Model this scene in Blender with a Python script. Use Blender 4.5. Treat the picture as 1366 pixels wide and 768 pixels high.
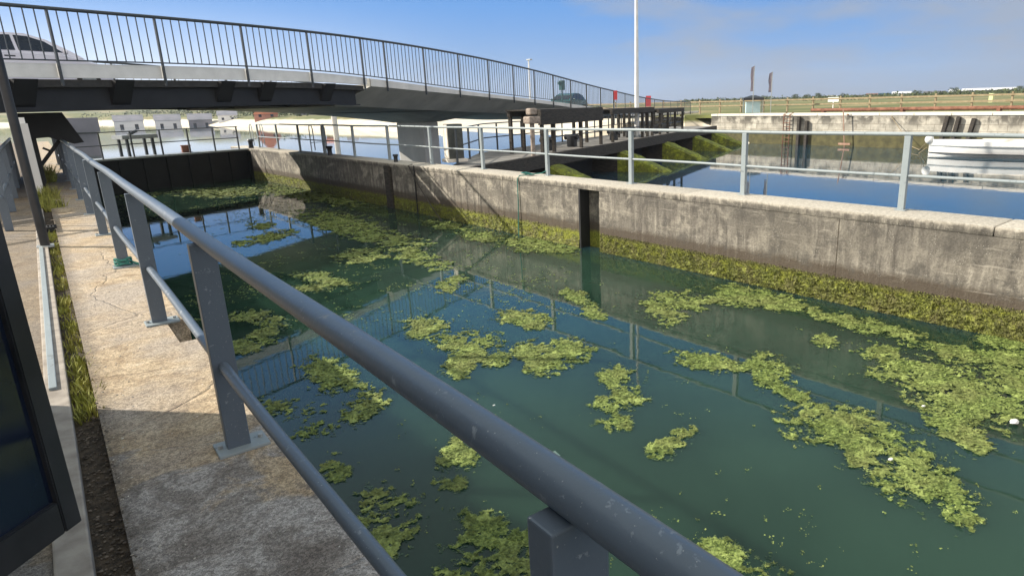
import bpy, bmesh, math, random
from mathutils import Vector, Matrix, noise
import numpy as np
random.seed(7)
for o in list(bpy.data.objects): bpy.data.objects.remove(o)
S = bpy.context.scene
COL = S.collection
rad = math.radians

# ------------------------------------------------------------------ camera
FPX, PX, PY, IW = 870.0, 786.0, 384.0, 1366.0
ROLL, PITCH, YAW = math.atan(.025), math.atan(244.6/870), rad(-39.316)
CAMZ = 1.6
def axes():
    F0 = Vector((0, math.cos(PITCH), -math.sin(PITCH))); R0 = Vector((1, 0, 0)); U0 = R0.cross(F0)
    c, s = math.cos(ROLL), math.sin(ROLL)
    M = Matrix.Rotation(YAW, 3, 'Z')
    return M @ F0, M @ (c*R0 - s*U0), M @ (s*R0 + c*U0)
CF, CR, CU = axes()
CPOS = Vector((0, 0, CAMZ))
cd = bpy.data.cameras.new('camera'); cam = bpy.data.objects.new('camera', cd); COL.objects.link(cam)
cam.matrix_world = Matrix(((CR.x, CU.x, -CF.x, 0), (CR.y, CU.y, -CF.y, 0), (CR.z, CU.z, -CF.z, CAMZ), (0, 0, 0, 1)))
cd.sensor_width = 36; cd.lens = 36*FPX/IW; cd.shift_x = (683-PX)/IW; cd.clip_start = .05; cd.clip_end = 9000
S.camera = cam
def onz(x, y, z=0.0):
    v = CF*FPX + CR*(x-PX) + CU*(PY-y)
    return CPOS + v*((z-CAMZ)/v.z)
def proj(p):
    d = Vector(p)-CPOS; z = d.dot(CF)
    return PX+FPX*d.dot(CR)/z, PY-FPX*d.dot(CU)/z

# ------------------------------------------------------------------ world + sun
SUN_AZ, SUN_EL = rad(-43.4), rad(31)
w = bpy.data.worlds.new("World"); S.world = w; w.use_nodes = True
nt = w.node_tree; nt.nodes.clear(); N = nt.nodes.new; LK = nt.links.new
out = N('ShaderNodeOutputWorld'); bg = N('ShaderNodeBackground'); bg.inputs[1].default_value = .115
sky = N('ShaderNodeTexSky'); sky.sky_type = 'NISHITA'; sky.sun_disc = False
sky.sun_elevation = SUN_EL; sky.sun_rotation = SUN_AZ; sky.air_density = 1.0; sky.dust_density = .15; sky.ozone_density = 3.0
tc = N('ShaderNodeTexCoord'); mp = N('ShaderNodeMapping'); mp.inputs['Scale'].default_value = (1.0, 1.0, 3.6)
n1 = N('ShaderNodeTexNoise'); n1.inputs['Scale'].default_value = 2.9; n1.inputs['Detail'].default_value = 7; n1.inputs['Roughness'].default_value = .55
LK(tc.outputs['Generated'], mp.inputs[0]); LK(mp.outputs[0], n1.inputs[0])
# cloud bank is thicker toward the east side of the sky
dp = N('ShaderNodeVectorMath'); dp.operation = 'DOT_PRODUCT'; dp.inputs[1].default_value = (.96, .05, -.9)
LK(tc.outputs['Generated'], dp.inputs[0])
ma = N('ShaderNodeMath'); ma.operation = 'MULTIPLY_ADD'; ma.inputs[1].default_value = .42; ma.inputs[2].default_value = -.29
LK(dp.outputs['Value'], ma.inputs[0])
ad = N('ShaderNodeMath'); ad.operation = 'ADD'; LK(n1.outputs[0], ad.inputs[0]); LK(ma.outputs[0], ad.inputs[1])
cr = N('ShaderNodeValToRGB'); cr.color_ramp.elements[0].position = .44; cr.color_ramp.elements[0].color = (0, 0, 0, 1)
cr.color_ramp.elements[1].position = .60; cr.color_ramp.elements[1].color = (.95, .95, .95, 1)
LK(ad.outputs[0], cr.inputs[0])
db = N('ShaderNodeVectorMath'); db.operation = 'DOT_PRODUCT'; db.inputs[1].default_value = (-.60, -.80, .25)
LK(tc.outputs['Generated'], db.inputs[0])
bb = N('ShaderNodeMapRange'); bb.inputs['From Min'].default_value = .10; bb.inputs['From Max'].default_value = .55; LK(db.outputs['Value'], bb.inputs[0])
mx = N('ShaderNodeMix'); mx.data_type = 'RGBA'; mx.inputs['B'].default_value = (1.85, 2.22, 2.9, 1)
LK(cr.outputs[0], mx.inputs['Factor']); 
sz = N('ShaderNodeSeparateXYZ'); LK(tc.outputs['Generated'], sz.inputs[0])
hz = N('ShaderNodeMapRange'); hz.inputs['From Min'].default_value = .22; hz.inputs['From Max'].default_value = .75; hz.inputs['To Min'].default_value = .92; hz.inputs['To Max'].default_value = 0; hz.interpolation_type = 'SMOOTHSTEP'
LK(sz.outputs[2], hz.inputs[0])
m2_ = N('ShaderNodeMix'); m2_.data_type = 'RGBA'; m2_.inputs['B'].default_value = (2.2, 3.05, 4.6, 1)
hb = N('ShaderNodeMapRange'); hb.inputs['From Min'].default_value = -.02; hb.inputs['From Max'].default_value = .17; hb.inputs['To Min'].default_value = 1; hb.inputs['To Max'].default_value = 0; hb.interpolation_type = 'SMOOTHSTEP'
LK(sz.outputs[2], hb.inputs[0])
m3_ = N('ShaderNodeMix'); m3_.data_type = 'RGBA'; m3_.inputs['A'].default_value = (.38, 1.6, 4.1, 1); 
ds = N('ShaderNodeVectorMath'); ds.operation = 'DOT_PRODUCT'; ds.inputs[1].default_value = (-.34, .94, 0)
LK(tc.outputs['Generated'], ds.inputs[0])
dm = N('ShaderNodeMapRange'); dm.inputs['From Min'].default_value = .62; dm.inputs['From Max'].default_value = .98; dm.interpolation_type = 'SMOOTHSTEP'; LK(ds.outputs['Value'], dm.inputs[0])
m4_ = N('ShaderNodeMix'); m4_.data_type = 'RGBA'; m4_.inputs['A'].default_value = (1.45, 2.2, 3.55, 1); m4_.inputs['B'].default_value = (6.2, 6.5, 6.9, 1)
LK(dm.outputs[0], m4_.inputs['Factor']); LK(m4_.outputs['Result'], m3_.inputs['B'])
LK(hb.outputs[0], m3_.inputs['Factor']); LK(m3_.outputs['Result'], m2_.inputs['B'])
LK(hz.outputs[0], m2_.inputs['Factor']); LK(sky.outputs[0], m2_.inputs['A']); LK(m2_.outputs['Result'], mx.inputs['A'])
zf = N('ShaderNodeMapRange'); zf.inputs['From Min'].default_value = .29; zf.inputs['From Max'].default_value = .58; zf.interpolation_type = 'SMOOTHSTEP'; zf.inputs['To Max'].default_value = .9
LK(sz.outputs[2], zf.inputs[0])
mz = N('ShaderNodeMix'); mz.data_type = 'RGBA'; mz.inputs['B'].default_value = (2.7, 3.15, 3.1, 1)
LK(zf.outputs[0], mz.inputs['Factor']); LK(mx.outputs['Result'], mz.inputs['A'])
mb = N('ShaderNodeMix'); mb.data_type = 'RGBA'; mb.inputs['B'].default_value = (6.9, 6.5, 6.1, 1)  # unseen bright sky bank added behind the camera as neutral fill
LK(bb.outputs[0], mb.inputs['Factor']); LK(mz.outputs['Result'], mb.inputs['A']); LK(mb.outputs['Result'], bg.inputs[0]); LK(bg.outputs[0], out.inputs[0])
ld = bpy.data.lights.new('sun', 'SUN'); ld.energy = 4.8; ld.angle = rad(.55); ld.color = (1, .91, .78)
sun = bpy.data.objects.new('sun', ld); COL.objects.link(sun)
sv = Vector((math.sin(SUN_AZ)*math.cos(SUN_EL), math.cos(SUN_AZ)*math.cos(SUN_EL), math.sin(SUN_EL)))
sun.rotation_euler = sv.to_track_quat('Z', 'Y').to_euler()
S.view_settings.view_transform = 'Standard'; S.view_settings.look = 'None'; S.view_settings.exposure = .75; S.view_settings.gamma = 1
S.render.engine = 'CYCLES'

# ------------------------------------------------------------------ materials
def newmat(name):
    m = bpy.data.materials.new(name); m.use_nodes = True
    t = m.node_tree; b = t.nodes['Principled BSDF']
    return m, t, b
def nd(t, ty, **kw):
    n = t.nodes.new(ty)
    for k, v in kw.items():
        if k in n.inputs: n.inputs[k].default_value = v
        else: setattr(n, k, v)
    return n
def coords(t, scale=(1, 1, 1), kind='Object'):
    tc = t.nodes.new('ShaderNodeTexCoord'); mp = t.nodes.new('ShaderNodeMapping'); mp.inputs['Scale'].default_value = scale
    t.links.new(tc.outputs[kind], mp.inputs[0]); return mp.outputs[0]
def nz(t, co, scale, detail=5, rough=.55, dist=0):
    n = nd(t, 'ShaderNodeTexNoise', Scale=scale, Detail=detail, Roughness=rough, Distortion=dist); t.links.new(co, n.inputs['Vector']); return n.outputs['Fac']
def ramp(t, fac, stops):
    r = t.nodes.new('ShaderNodeValToRGB'); e = r.color_ramp.elements
    while len(e) < len(stops): e.new(.5)
    for i, (p, c) in enumerate(stops):
        e[i].position = p; e[i].color = (c[0], c[1], c[2], 1) if hasattr(c, '__len__') else (c, c, c, 1)
    t.links.new(fac, r.inputs[0]); return r.outputs[0]
def mixc(t, fac, a, b, mode='MIX'):
    m = t.nodes.new('ShaderNodeMix'); m.data_type = 'RGBA'; m.blend_type = mode
    for k, v in (('Factor', fac), ('A', a), ('B', b)):
        if hasattr(v, 'is_output'): t.links.new(v, m.inputs[k])
        elif k == 'Factor': m.inputs[k].default_value = v
        else: m.inputs[k].default_value = (v[0], v[1], v[2], 1)
    return m.outputs['Result']
def mth(t, op, a, b=None, c=None):
    m = t.nodes.new('ShaderNodeMath'); m.operation = op
    for i, v in enumerate((a, b, c)):
        if v is None: continue
        if hasattr(v, 'is_output'): t.links.new(v, m.inputs[i])
        else: m.inputs[i].default_value = v
    return m.outputs[0]
def bump(t, b, h, strength=.4, dist=.02):
    n = nd(t, 'ShaderNodeBump', Strength=strength, Distance=dist); t.links.new(h, n.inputs['Height']); t.links.new(n.outputs[0], b.inputs['Normal'])
def sep(t, co):
    s = t.nodes.new('ShaderNodeSeparateXYZ'); t.links.new(co, s.inputs[0]); return s.outputs

def simple(name, c1, c2, scale=6, rough=.7, bs=.3, bd=.01, metal=0, sc=(1, 1, 1), lo=.35, hi=.65, fine=None):
    m, t, b = newmat(name); co = coords(t, sc)
    f = nz(t, co, scale, 6)
    t.links.new(ramp(t, f, [(lo, c1), (hi, c2)]), b.inputs['Base Color'])
    b.inputs['Roughness'].default_value = rough; b.inputs['Metallic'].default_value = metal
    if bs: bump(t, b, nz(t, co, fine or scale*6, 4), bs, bd)
    return m
def paint(name, base, worn, wornamt=.62, rough=.42, scale=14, sc=(1, 1, 1)):
    m, t, b = newmat(name); co = coords(t, sc)
    v = mixc(t, mth(t, 'MULTIPLY', nz(t, co, 3, 4), .6), base, [x*.62 for x in base])
    chip = ramp(t, nz(t, co, scale, 9, .68, .3), [(wornamt, 0), (wornamt+.03, 1)])
    spot = ramp(t, nz(t, co, scale*5, 3, .6), [(.70, 0), (.72, 1)])
    c = mixc(t, chip, v, worn); c = mixc(t, spot, c, (.42, .43, .42))
    rst = ramp(t, nz(t, co, scale*.45, 8, .7, .2), [(.69, 0), (.72, .85)])
    c = mixc(t, rst, c, (.13, .055, .03))
    t.links.new(c, b.inputs['Base Color'])
    t.links.new(mth(t, 'MULTIPLY_ADD', chip, .3, rough), b.inputs['Roughness'])
    bump(t, b, mth(t, 'MULTIPLY_ADD', chip, -.4, nz(t, co, 60, 4)), .35, .002)
    return m

M = {}
M['rail_blue'] = paint('rail_blue', (.115, .148, .19), (.21, .245, .28), .615, .36, scale=26)
M['rail_grey'] = paint('rail_grey', (.30, .35, .37), (.19, .22, .235), .60, .5)
M['rail_dark'] = paint('rail_dark', (.055, .065, .075), (.12, .12, .12), .64)
M['galv'] = simple('galvanised_steel', (.28, .31, .32), (.40, .42, .42), 9, .5, .15, .003, .3)
M['black_paint'] = simple('black_paint', (.012, .014, .018), (.028, .03, .035), 5, .4, .15, .004)
M['black_steel'] = simple('black_steel', (.006, .007, .009), (.014, .015, .018), 2, .6, .2, .01)
M['dark_timber'] = simple('dark_timber', (.018, .016, .013), (.06, .05, .04), 5, .8, .6, .01, sc=(1, 1, 5))
M['white_paint'] = simple('white_paint', (.72, .72, .70), (.82, .82, .8), 3, .35, .1, .004)
M['mast_paint'] = simple('mast_paint', (.66, .67, .66), (.80, .80, .79), 3, .45, .1, .004)
M['bridge_concrete'] = simple('bridge_concrete', (.40, .395, .36), (.54, .53, .48), 1.2, .85, .3, .01, sc=(1, 1, .4), fine=20)
M['pier_concrete'] = simple('pier_concrete', (.62, .62, .60), (.76, .75, .72), 1.5, .85, .3, .01, sc=(1, 1, .3), fine=20)
M['old_concrete'] = simple('old_concrete', (.13, .125, .115), (.26, .25, .23), 2, .9, .3)
M['rope'] = simple('rope', (.03, .16, .13), (.05, .22, .19), 40, .8, .5, .003)
M['sand'] = simple('sand', (.60, .55, .44), (.74, .70, .58), .3, .9, 0)
M['glass'] = simple('dark_glass', (.006, .010, .022), (.012, .018, .035), 2, .08, 0)
M['tyre'] = simple('tyre', (.012, .012, .012), (.02, .02, .02), 9, .8, .2)
M['car_silver'] = simple('car_silver', (.70, .69, .76), (.74, .73, .80), 2, .3, 0)
M['car_green'] = simple('car_green', (.02, .07, .08), (.025, .08, .09), 2, .25, 0)
M['red'] = simple('red_paint', (.62, .05, .06), (.68, .07, .08), 4, .5, 0)
M['cream'] = simple('cream_paint', (.62, .58, .50), (.72, .68, .6), 6, .6, .2, .003)
M['rust'] = simple('rust', (.12, .05, .03), (.24, .11, .07), 3, .9, .5, .01)
M['wood_fence'] = simple('wood_fence', (.22, .17, .10), (.33, .27, .17), 3, .85, .3)
M['orange'] = simple('orange_paint', (.30, .17, .12), (.40, .26, .19), 4, .6, 0)
M['white_boat'] = simple('boat_white', (.74, .75, .74), (.84, .84, .82), 2, .3, .05, .003)

# walkway concrete
def walkway_mat():
    m, t, b = newmat('walkway_concrete'); co = coords(t)
    big = nz(t, co, 1.1, 5, .6, .4); mid = nz(t, co, 5.5, 8, .65, .8); fine = nz(t, co, 90, 5, .7); grit = nz(t, co, 210, 2, .5)
    c = ramp(t, mid, [(.28, (.22, .15, .088)), (.44, (.39, .295, .185)), (.60, (.51, .405, .27)), (.8, (.61, .52, .39))])
    c = mixc(t, ramp(t, big, [(.42, 0), (.62, .75)]), c, (.36, .32, .28))
    s = sep(t, co)
    # pale lime crust and dark damp film on the near slab
    near = ramp(t, mth(t, 'ADD', s[1], mth(t, 'MULTIPLY', nz(t, co, 3.2, 5, .6, .8), 1.5)), [(.0, 0), (.01, 0)])
    d = mth(t, 'ADD', mth(t, 'MULTIPLY', mth(t, 'SUBTRACT', 3.6, s[1]), .9), mth(t, 'MULTIPLY', mth(t, 'SUBTRACT', nz(t, co, 2.6, 6, .6, .9), .5), 3.6))
    nearm = ramp(t, d, [(.1, 0), (.45, 1)])
    crust = ramp(t, nz(t, co, 3.4, 10, .68, .7), [(.34, (.17, .145, .125)), (.47, (.26, .235, .21)), (.55, (.38, .355, .33)), (.70, (.47, .45, .43))])
    c = mixc(t, nearm, c, crust)
    mband = ramp(t, s[1], [(3.0/10, 0), (3.35/10, 1)])
    # dirt along the gutter
    edge = ramp(t, mth(t, 'ADD', s[0], mth(t, 'MULTIPLY', nz(t, co, 9, 5), .16)), [(.07, 1), (.17, 0)])
    c = mixc(t, mth(t, 'MULTIPLY', edge, .6), c, (.08, .065, .05))
    sp = ramp(t, grit, [(.33, .50), (.60, 1.18)])
    c = mixc(t, 1.0, c, sp, 'MULTIPLY')
    # white specks (shell, droppings)
    vo = nd(t, 'ShaderNodeTexVoronoi', Scale=26.0); t.links.new(co, vo.inputs['Vector'])
    spk = mth(t, 'MULTIPLY', ramp(t, vo.outputs['Distance'], [(.07, 1), (.13, 0)]), ramp(t, nz(t, co, 7, 3), [(.55, 0), (.60, 1)]))
    c = mixc(t, spk, c, (.62, .60, .56))
    # wandering cracks
    vc = nd(t, 'ShaderNodeTexVoronoi', Scale=.9, feature='DISTANCE_TO_EDGE')
    wv = nd(t, 'ShaderNodeTexNoise', Scale=4.0, Detail=5); t.links.new(co, wv.inputs['Vector'])
    wmx = nd(t, 'ShaderNodeMix', data_type='RGBA'); wmx.inputs['Factor'].default_value = .12
    t.links.new(co, wmx.inputs['A']); t.links.new(wv.outputs['Color'], wmx.inputs['B']); t.links.new(wmx.outputs['Result'], vc.inputs['Vector'])
    ck = ramp(t, vc.outputs['Distance'], [(.0, 1), (.009, 0)])
    c = mixc(t, mth(t, 'MULTIPLY', ck, .12), c, (.09, .07, .055))
    blot = ramp(t, nz(t, co, 13, 7, .75, .3), [(.54, 0), (.66, .5)])
    c = mixc(t, blot, c, (.13, .10, .075))
    vp = nd(t, 'ShaderNodeTexVoronoi', Scale=95.0); t.links.new(co, vp.inputs['Vector'])
    pc = ramp(t, sep(t, vp.outputs['Color'])[0], [(.2, .62), (.8, 1.32)])
    c = mixc(t, .8, c, pc, 'MULTIPLY')
    t.links.new(c, b.inputs['Base Color']); b.inputs['Roughness'].default_value = .88
    h = mth(t, 'ADD', mth(t, 'ADD', mth(t, 'MULTIPLY', fine, .5), mth(t, 'MULTIPLY', mid, 1.3)), mth(t, 'MULTIPLY', ck, -1.2))
    bump(t, b, h, .6, .012)
    return m
M['walkway'] = walkway_mat()
M['kerb'] = simple('kerb_concrete', (.24, .21, .18), (.40, .36, .31), 7, .85, .4, .004, fine=80)
M['gutter_dirt'] = simple('gutter_dirt', (.035, .028, .02), (.13, .10, .07), 22, .95, 1, .02)

def wall_mat(name, seed=0.0, algae=-.98, light=1.0):
    m, t, b = newmat(name); co = coords(t)
    sx = sep(t, co)
    streak = coords(t, (4.0, 4.0, .55))
    n_st = nz(t, streak, 2.2, 7, .62, .5); n_pt = nz(t, co, .9, 6, .6, .6); n_f = nz(t, co, 30, 6, .7)
    c = ramp(t, n_st, [(.28, (.075, .067, .058)), (.44, (.15, .135, .115)), (.56, (.24, .22, .185)), (.72, (.46, .42, .35))])
    c = mixc(t, ramp(t, n_pt, [(.40, .7), (.58, .0)]), c, (.16, .145, .12))
    # pale lower face, dark upper film
    zz = mth(t, 'ADD', sx[2], mth(t, 'MULTIPLY', mth(t, 'SUBTRACT', n_st, .5), .55))
    up = ramp(t, mth(t, 'MULTIPLY_ADD', zz, -1.0, 0), [(.02, 0), (.10, .8), (.34, .55), (.55, 0)])
    c = mixc(t, mth(t, 'MULTIPLY', up, ramp(t, nz(t, co, .55, 4), [(.38, .25), (.6, 1)])), c, (.10, .092, .08))
    # rain-washed pale coping edge
    top = ramp(t, mth(t, 'ADD', sx[2], mth(t, 'MULTIPLY', nz(t, co, 6, 5), .05)), [(-.05+.06, 0), (.02, 1)])
    m2 = t.nodes.new('ShaderNodeMapRange'); m2.inputs['From Min'].default_value = -.045; m2.inputs['From Max'].default_value = -.005
    t.links.new(mth(t, 'ADD', sx[2], mth(t, 'MULTIPLY', mth(t, 'SUBTRACT', nz(t, co, 9, 6), .5), .09)), m2.inputs['Value'])
    pale = ramp(t, nz(t, co, 14, 7, .7), [(.3, (.33, .30, .245)), (.5, (.46, .425, .355)), (.68, (.58, .545, .47))])
    c = mixc(t, m2.outputs[0], c, pale)
    # speckle
    c = mixc(t, 1.0, c, ramp(t, n_f, [(.32, .68), (.66, 1.22)]), 'MULTIPLY')
    # formwork board lines
    bl = mth(t, 'PINGPONG', mth(t, 'ADD', sx[2], mth(t, 'MULTIPLY', nz(t, co, 1.5, 3), .02)), .11)
    c = mixc(t, ramp(t, bl, [(.0, .22), (.010, 0)]), c, (.11, .10, .085))
    # damp brown line, then green growth
    za = mth(t, 'ADD', sx[2], mth(t, 'MULTIPLY', mth(t, 'SUBTRACT', nz(t, co, 5, 7, .7), .5), .16))
    r1 = t.nodes.new('ShaderNodeMapRange'); r1.inputs['From Min'].default_value = algae+.20; r1.inputs['From Max'].default_value = algae+.10
    t.links.new(za, r1.inputs['Value'])
    c = mixc(t, mth(t, 'MULTIPLY', r1.outputs[0], .85), c, (.065, .048, .032))
    r2 = t.nodes.new('ShaderNodeMapRange'); r2.inputs['From Min'].default_value = algae-.03; r2.inputs['From Max'].default_value = algae-.12
    t.links.new(za, r2.inputs['Value'])
    gcol = ramp(t, nz(t, co, 24, 6, .7), [(.3, (.06, .075, .012)), (.5, (.17, .19, .02)), (.7, (.33, .33, .05))])
    c = mixc(t, r2.outputs[0], c, gcol)
    am0 = t.nodes.new('ShaderNodeMapRange'); am0.inputs['From Min'].default_value = algae+.1; am0.inputs['From Max'].default_value = algae+.3
    t.links.new(sx[2], am0.inputs['Value']); am_ = am0.outputs[0]
    lich = ramp(t, nz(t, co, 3.0, 8, .75, .4), [(.50, 0), (.60, .8)])
    am = t.nodes.new('ShaderNodeMapRange'); am.inputs['From Min'].default_value = algae+.02; am.inputs['From Max'].default_value = algae+.12
    t.links.new(sx[2], am.inputs['Value'])
    tm = t.nodes.new('ShaderNodeMapRange'); tm.inputs['From Min'].default_value = -.02; tm.inputs['From Max'].default_value = -.12
    t.links.new(sx[2], tm.inputs['Value'])
    bl2 = ramp(t, nz(t, coords(t, (1, 1, 1.6)), 1.3, 9, .72, .5), [(.50, 0), (.64, .75)])
    fy = ramp(t, mth(t, 'MULTIPLY', sx[1], .05), [(.30, .35), (.48, 1)])
    c = mixc(t, mth(t, 'MULTIPLY', mth(t, 'MULTIPLY', bl2, am_), fy), c, mixc(t, nz(t, co, 22, 6, .7), (.26, .235, .19), (.66, .61, .50)))
    c = mixc(t, mth(t, 'MULTIPLY', mth(t, 'MULTIPLY', lich, am.outputs[0]), tm.outputs[0]), c, (.085, .078, .068))
    hs = coords(t, (1, 1, 14)); wh = ramp(t, nz(t, hs, 1.6, 6, .7, .3), [(.57, 0), (.68, .55)])
    c = mixc(t, mth(t, 'MULTIPLY', mth(t, 'MULTIPLY', wh, am.outputs[0]), ramp(t, nz(t, co, 1.2, 3), [(.4, 0), (.6, 1)])), c, (.50, .46, .39))
    spv = nd(t, 'ShaderNodeTexVoronoi', Scale=38.0); t.links.new(co, spv.inputs['Vector'])
    c = mixc(t, mth(t, 'MULTIPLY', mth(t, 'MULTIPLY', ramp(t, spv.outputs['Distance'], [(.10, 1), (.2, 0)]), ramp(t, nz(t, co, 5, 4), [(.52, 0), (.6, .8)])), am.outputs[0]), c, (.60, .57, .50))
    t.links.new(c, b.inputs['Base Color']); b.inputs['Roughness'].default_value = .9
    h = mth(t, 'ADD', mth(t, 'MULTIPLY', n_f, .9), mth(t, 'MULTIPLY', n_st, 1.0))
    bump(t, b, h, .7, .018)
    return m
M['lock_wall'] = wall_mat('lock_wall_concrete')

def algae_mat(name, cols, scale=30, rough=.75):
    m, t, b = newmat(name); co = coords(t)
    f = nz(t, co, scale, 4, .6); g = nz(t, co, 2.5, 4)
    c = ramp(t, f, [(.28, cols[0]), (.48, cols[1]), (.68, cols[2])])
    c = mixc(t, ramp(t, g, [(.4, 0), (.65, .45)]), c, cols[3])
    c = mixc(t, ramp(t, nz(t, co, 9, 5, .6), [(.50, 0), (.62, .7)]), c, [x*.45 for x in cols[1]])
    c = mixc(t, ramp(t, nz(t, co, 6.3, 5, .6), [(.56, 0), (.64, .6)]), c, [x*1.25 for x in cols[2]])
    t.links.new(c, b.inputs['Base Color']); b.inputs['Roughness'].default_value = rough
    b.inputs['Specular IOR Level'].default_value = .35
    return m
M['algae'] = algae_mat('algae', ((.03, .048, .014), (.115, .165, .035), (.28, .345, .10), (.19, .19, .07)), 34)
M['algae_deep'] = algae_mat('algae_submerged', ((.018, .045, .028), (.04, .075, .03), (.09, .12, .04), (.03, .055, .03)), 22, .3)
M['wall_algae'] = algae_mat('wall_algae', ((.03, .034, .014), (.105, .12, .022), (.25, .275, .05), (.14, .11, .06)), 28)
M['moss'] = algae_mat('moss', ((.06, .07, .014), (.15, .18, .02), (.30, .34, .03), (.10, .09, .03)), 3)
M['weed'] = algae_mat('weed_leaf', ((.12, .13, .025), (.26, .28, .05), (.40, .42, .10), (.42, .35, .13)), 12)

def water_mat():
    m, t, b = newmat('water'); co = coords(t)
    s = sep(t, co)
    far = t.nodes.new('ShaderNodeMapRange'); far.inputs['From Min'].default_value = 8.8; far.inputs['From Max'].default_value = 9.6
    t.links.new(mth(t, 'ADD', s[0], mth(t, 'MULTIPLY', s[1], .045)), far.inputs['Value'])
    murk = ramp(t, nz(t, co, .35, 4, .5, .5), [(.3, (.013, .033, .023)), (.7, (.022, .052, .035))])
    c = mixc(t, far.outputs[0], murk, (.018, .05, .075))
    t.links.new(c, b.inputs['Base Color'])
    b.inputs['Roughness'].default_value = .025; b.inputs['IOR'].default_value = 1.34
    b.subsurface_method = 'BURLEY'; b.inputs['Subsurface Weight'].default_value = 1; b.inputs['Subsurface Radius'].default_value = (1, 1, 1); b.inputs['Subsurface Scale'].default_value = 1.0
    cw = coords(t, (1, 1, 1))
    h = mth(t, 'ADD', mth(t, 'MULTIPLY', nz(t, cw, 2.2, 3, .5), 1.0), mth(t, 'MULTIPLY', nz(t, cw, 9, 2, .5), .12))
    bump(t, b, h, .03, .04)
    return m
M['water'] = water_mat()

def land_mat():
    m, t, b = newmat('land'); co = coords(t); s = sep(t, co)
    grass = ramp(t, nz(t, co, .06, 8, .65), [(.3, (.055, .075, .018)), (.5, (.13, .14, .04)), (.62, (.24, .20, .09)), (.75, (.20, .19, .06))])
    sand = ramp(t, nz(t, co, .4, 5), [(.3, (.52, .47, .37)), (.7, (.72, .67, .55))])
    zz = mth(t, 'ADD', s[2], mth(t, 'MULTIPLY', nz(t, co, .3, 5), .5))
    r = ramp(t, mth(t, 'MULTIPLY_ADD', zz, .25, .5), [(.25, 0), (.26, 1), (.50, 1), (.51, 0)])
    f = t.nodes.new('ShaderNodeMapRange'); f.inputs['From Min'].default_value = .40; f.inputs['From Max'].default_value = .15
    t.links.new(zz, f.inputs['Value'])
    wet = t.nodes.new('ShaderNodeMapRange'); wet.inputs['From Min'].default_value = -1.0; wet.inputs['From Max'].default_value = -1.2
    t.links.new(zz, wet.inputs['Value'])
    c = mixc(t, f.outputs[0], grass, sand)
    t.links.new(c, b.inputs['Base Color']); b.inputs['Roughness'].default_value = .95
    return m
M['land'] = land_mat()

# ------------------------------------------------------------------ mesh helpers
def bx(bm, lo, hi, bev=0):
    c = [(a+b)/2 for a, b in zip(lo, hi)]; d = [abs(b-a) for a, b in zip(lo, hi)]
    r = bmesh.ops.create_cube(bm, size=1, matrix=Matrix.Translation(c) @ Matrix.Diagonal((*d, 1)))
    if bev:
        es = list({e for v in r['verts'] for e in v.link_edges})
        bmesh.ops.bevel(bm, geom=es, offset=bev, segments=2, affect='EDGES', profile=.6)
def beam(bm, p, q, w, h, up=(0, 0, 1), bev=0):
    p, q = Vector(p), Vector(q); d = q-p; L = d.length; d.normalize(); up = Vector(up)
    s = d.cross(up)
    if s.length < 1e-4: s = Vector((1, 0, 0))
    s.normalize(); u = s.cross(d)
    mt = Matrix(((s.x, d.x, u.x, 0), (s.y, d.y, u.y, 0), (s.z, d.z, u.z, 0), (0, 0, 0, 1)))
    mt.translation = (p+q)/2
    r = bmesh.ops.create_cube(bm, size=1, matrix=mt @ Matrix.Diagonal((w, L, h, 1)))
    if bev:
        bmesh.ops.bevel(bm, geom=list({e for v in r['verts'] for e in v.link_edges}), offset=bev, segments=2, affect='EDGES')
def tube(bm, pts, r, seg=10, cap=True):
    pts = [Vector(p) for p in pts]; rings = []
    rs = r if hasattr(r, '__len__') else [r]*len(pts)
    prev = None
    for i, p in enumerate(pts):
        d = (pts[min(i+1, len(pts)-1)]-pts[max(i-1, 0)]).normalized()
        if prev is None:
            a = Vector((0, 0, 1)) if abs(d.z) < .9 else Vector((1, 0, 0))
            s = d.cross(a).normalized()
        else:
            s = (prev-d*prev.dot(d)).normalized()
        prev = s; u = s.cross(d)
        rings.append([bm.verts.new(p+(s*math.cos(k*2*math.pi/seg)+u*math.sin(k*2*math.pi/seg))*rs[i]) for k in range(seg)])
    for a, b in zip(rings[:-1], rings[1:]):
        for k in range(seg):
            bm.faces.new((a[k], a[(k+1) % seg], b[(k+1) % seg], b[k]))
    if cap:
        bm.faces.new(rings[0][::-1]); bm.faces.new(rings[-1])
def prism(bm, poly, axis, a, b):
    """extrude a 2-D polygon along an axis: axis 0 -> poly in (y,z), 1 -> (x,z), 2 -> (x,y)"""
    def P(p, t):
        return (t, p[0], p[1]) if axis == 0 else (p[0], t, p[1]) if axis == 1 else (p[0], p[1], t)
    va = [bm.verts.new(P(p, a)) for p in poly]; vb = [bm.verts.new(P(p, b)) for p in poly]
    bm.faces.new(va); bm.faces.new(vb[::-1]); n = len(poly)
    for i in range(n): bm.faces.new((va[i], vb[i], vb[(i+1) % n], va[(i+1) % n]))
def ball(bm, c, r, sc=(1, 1, 1), seg=12):
    bmesh.ops.create_uvsphere(bm, u_segments=seg, v_segments=seg//2+2, radius=r, matrix=Matrix.Translation(c) @ Matrix.Diagonal((*sc, 1)))
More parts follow.
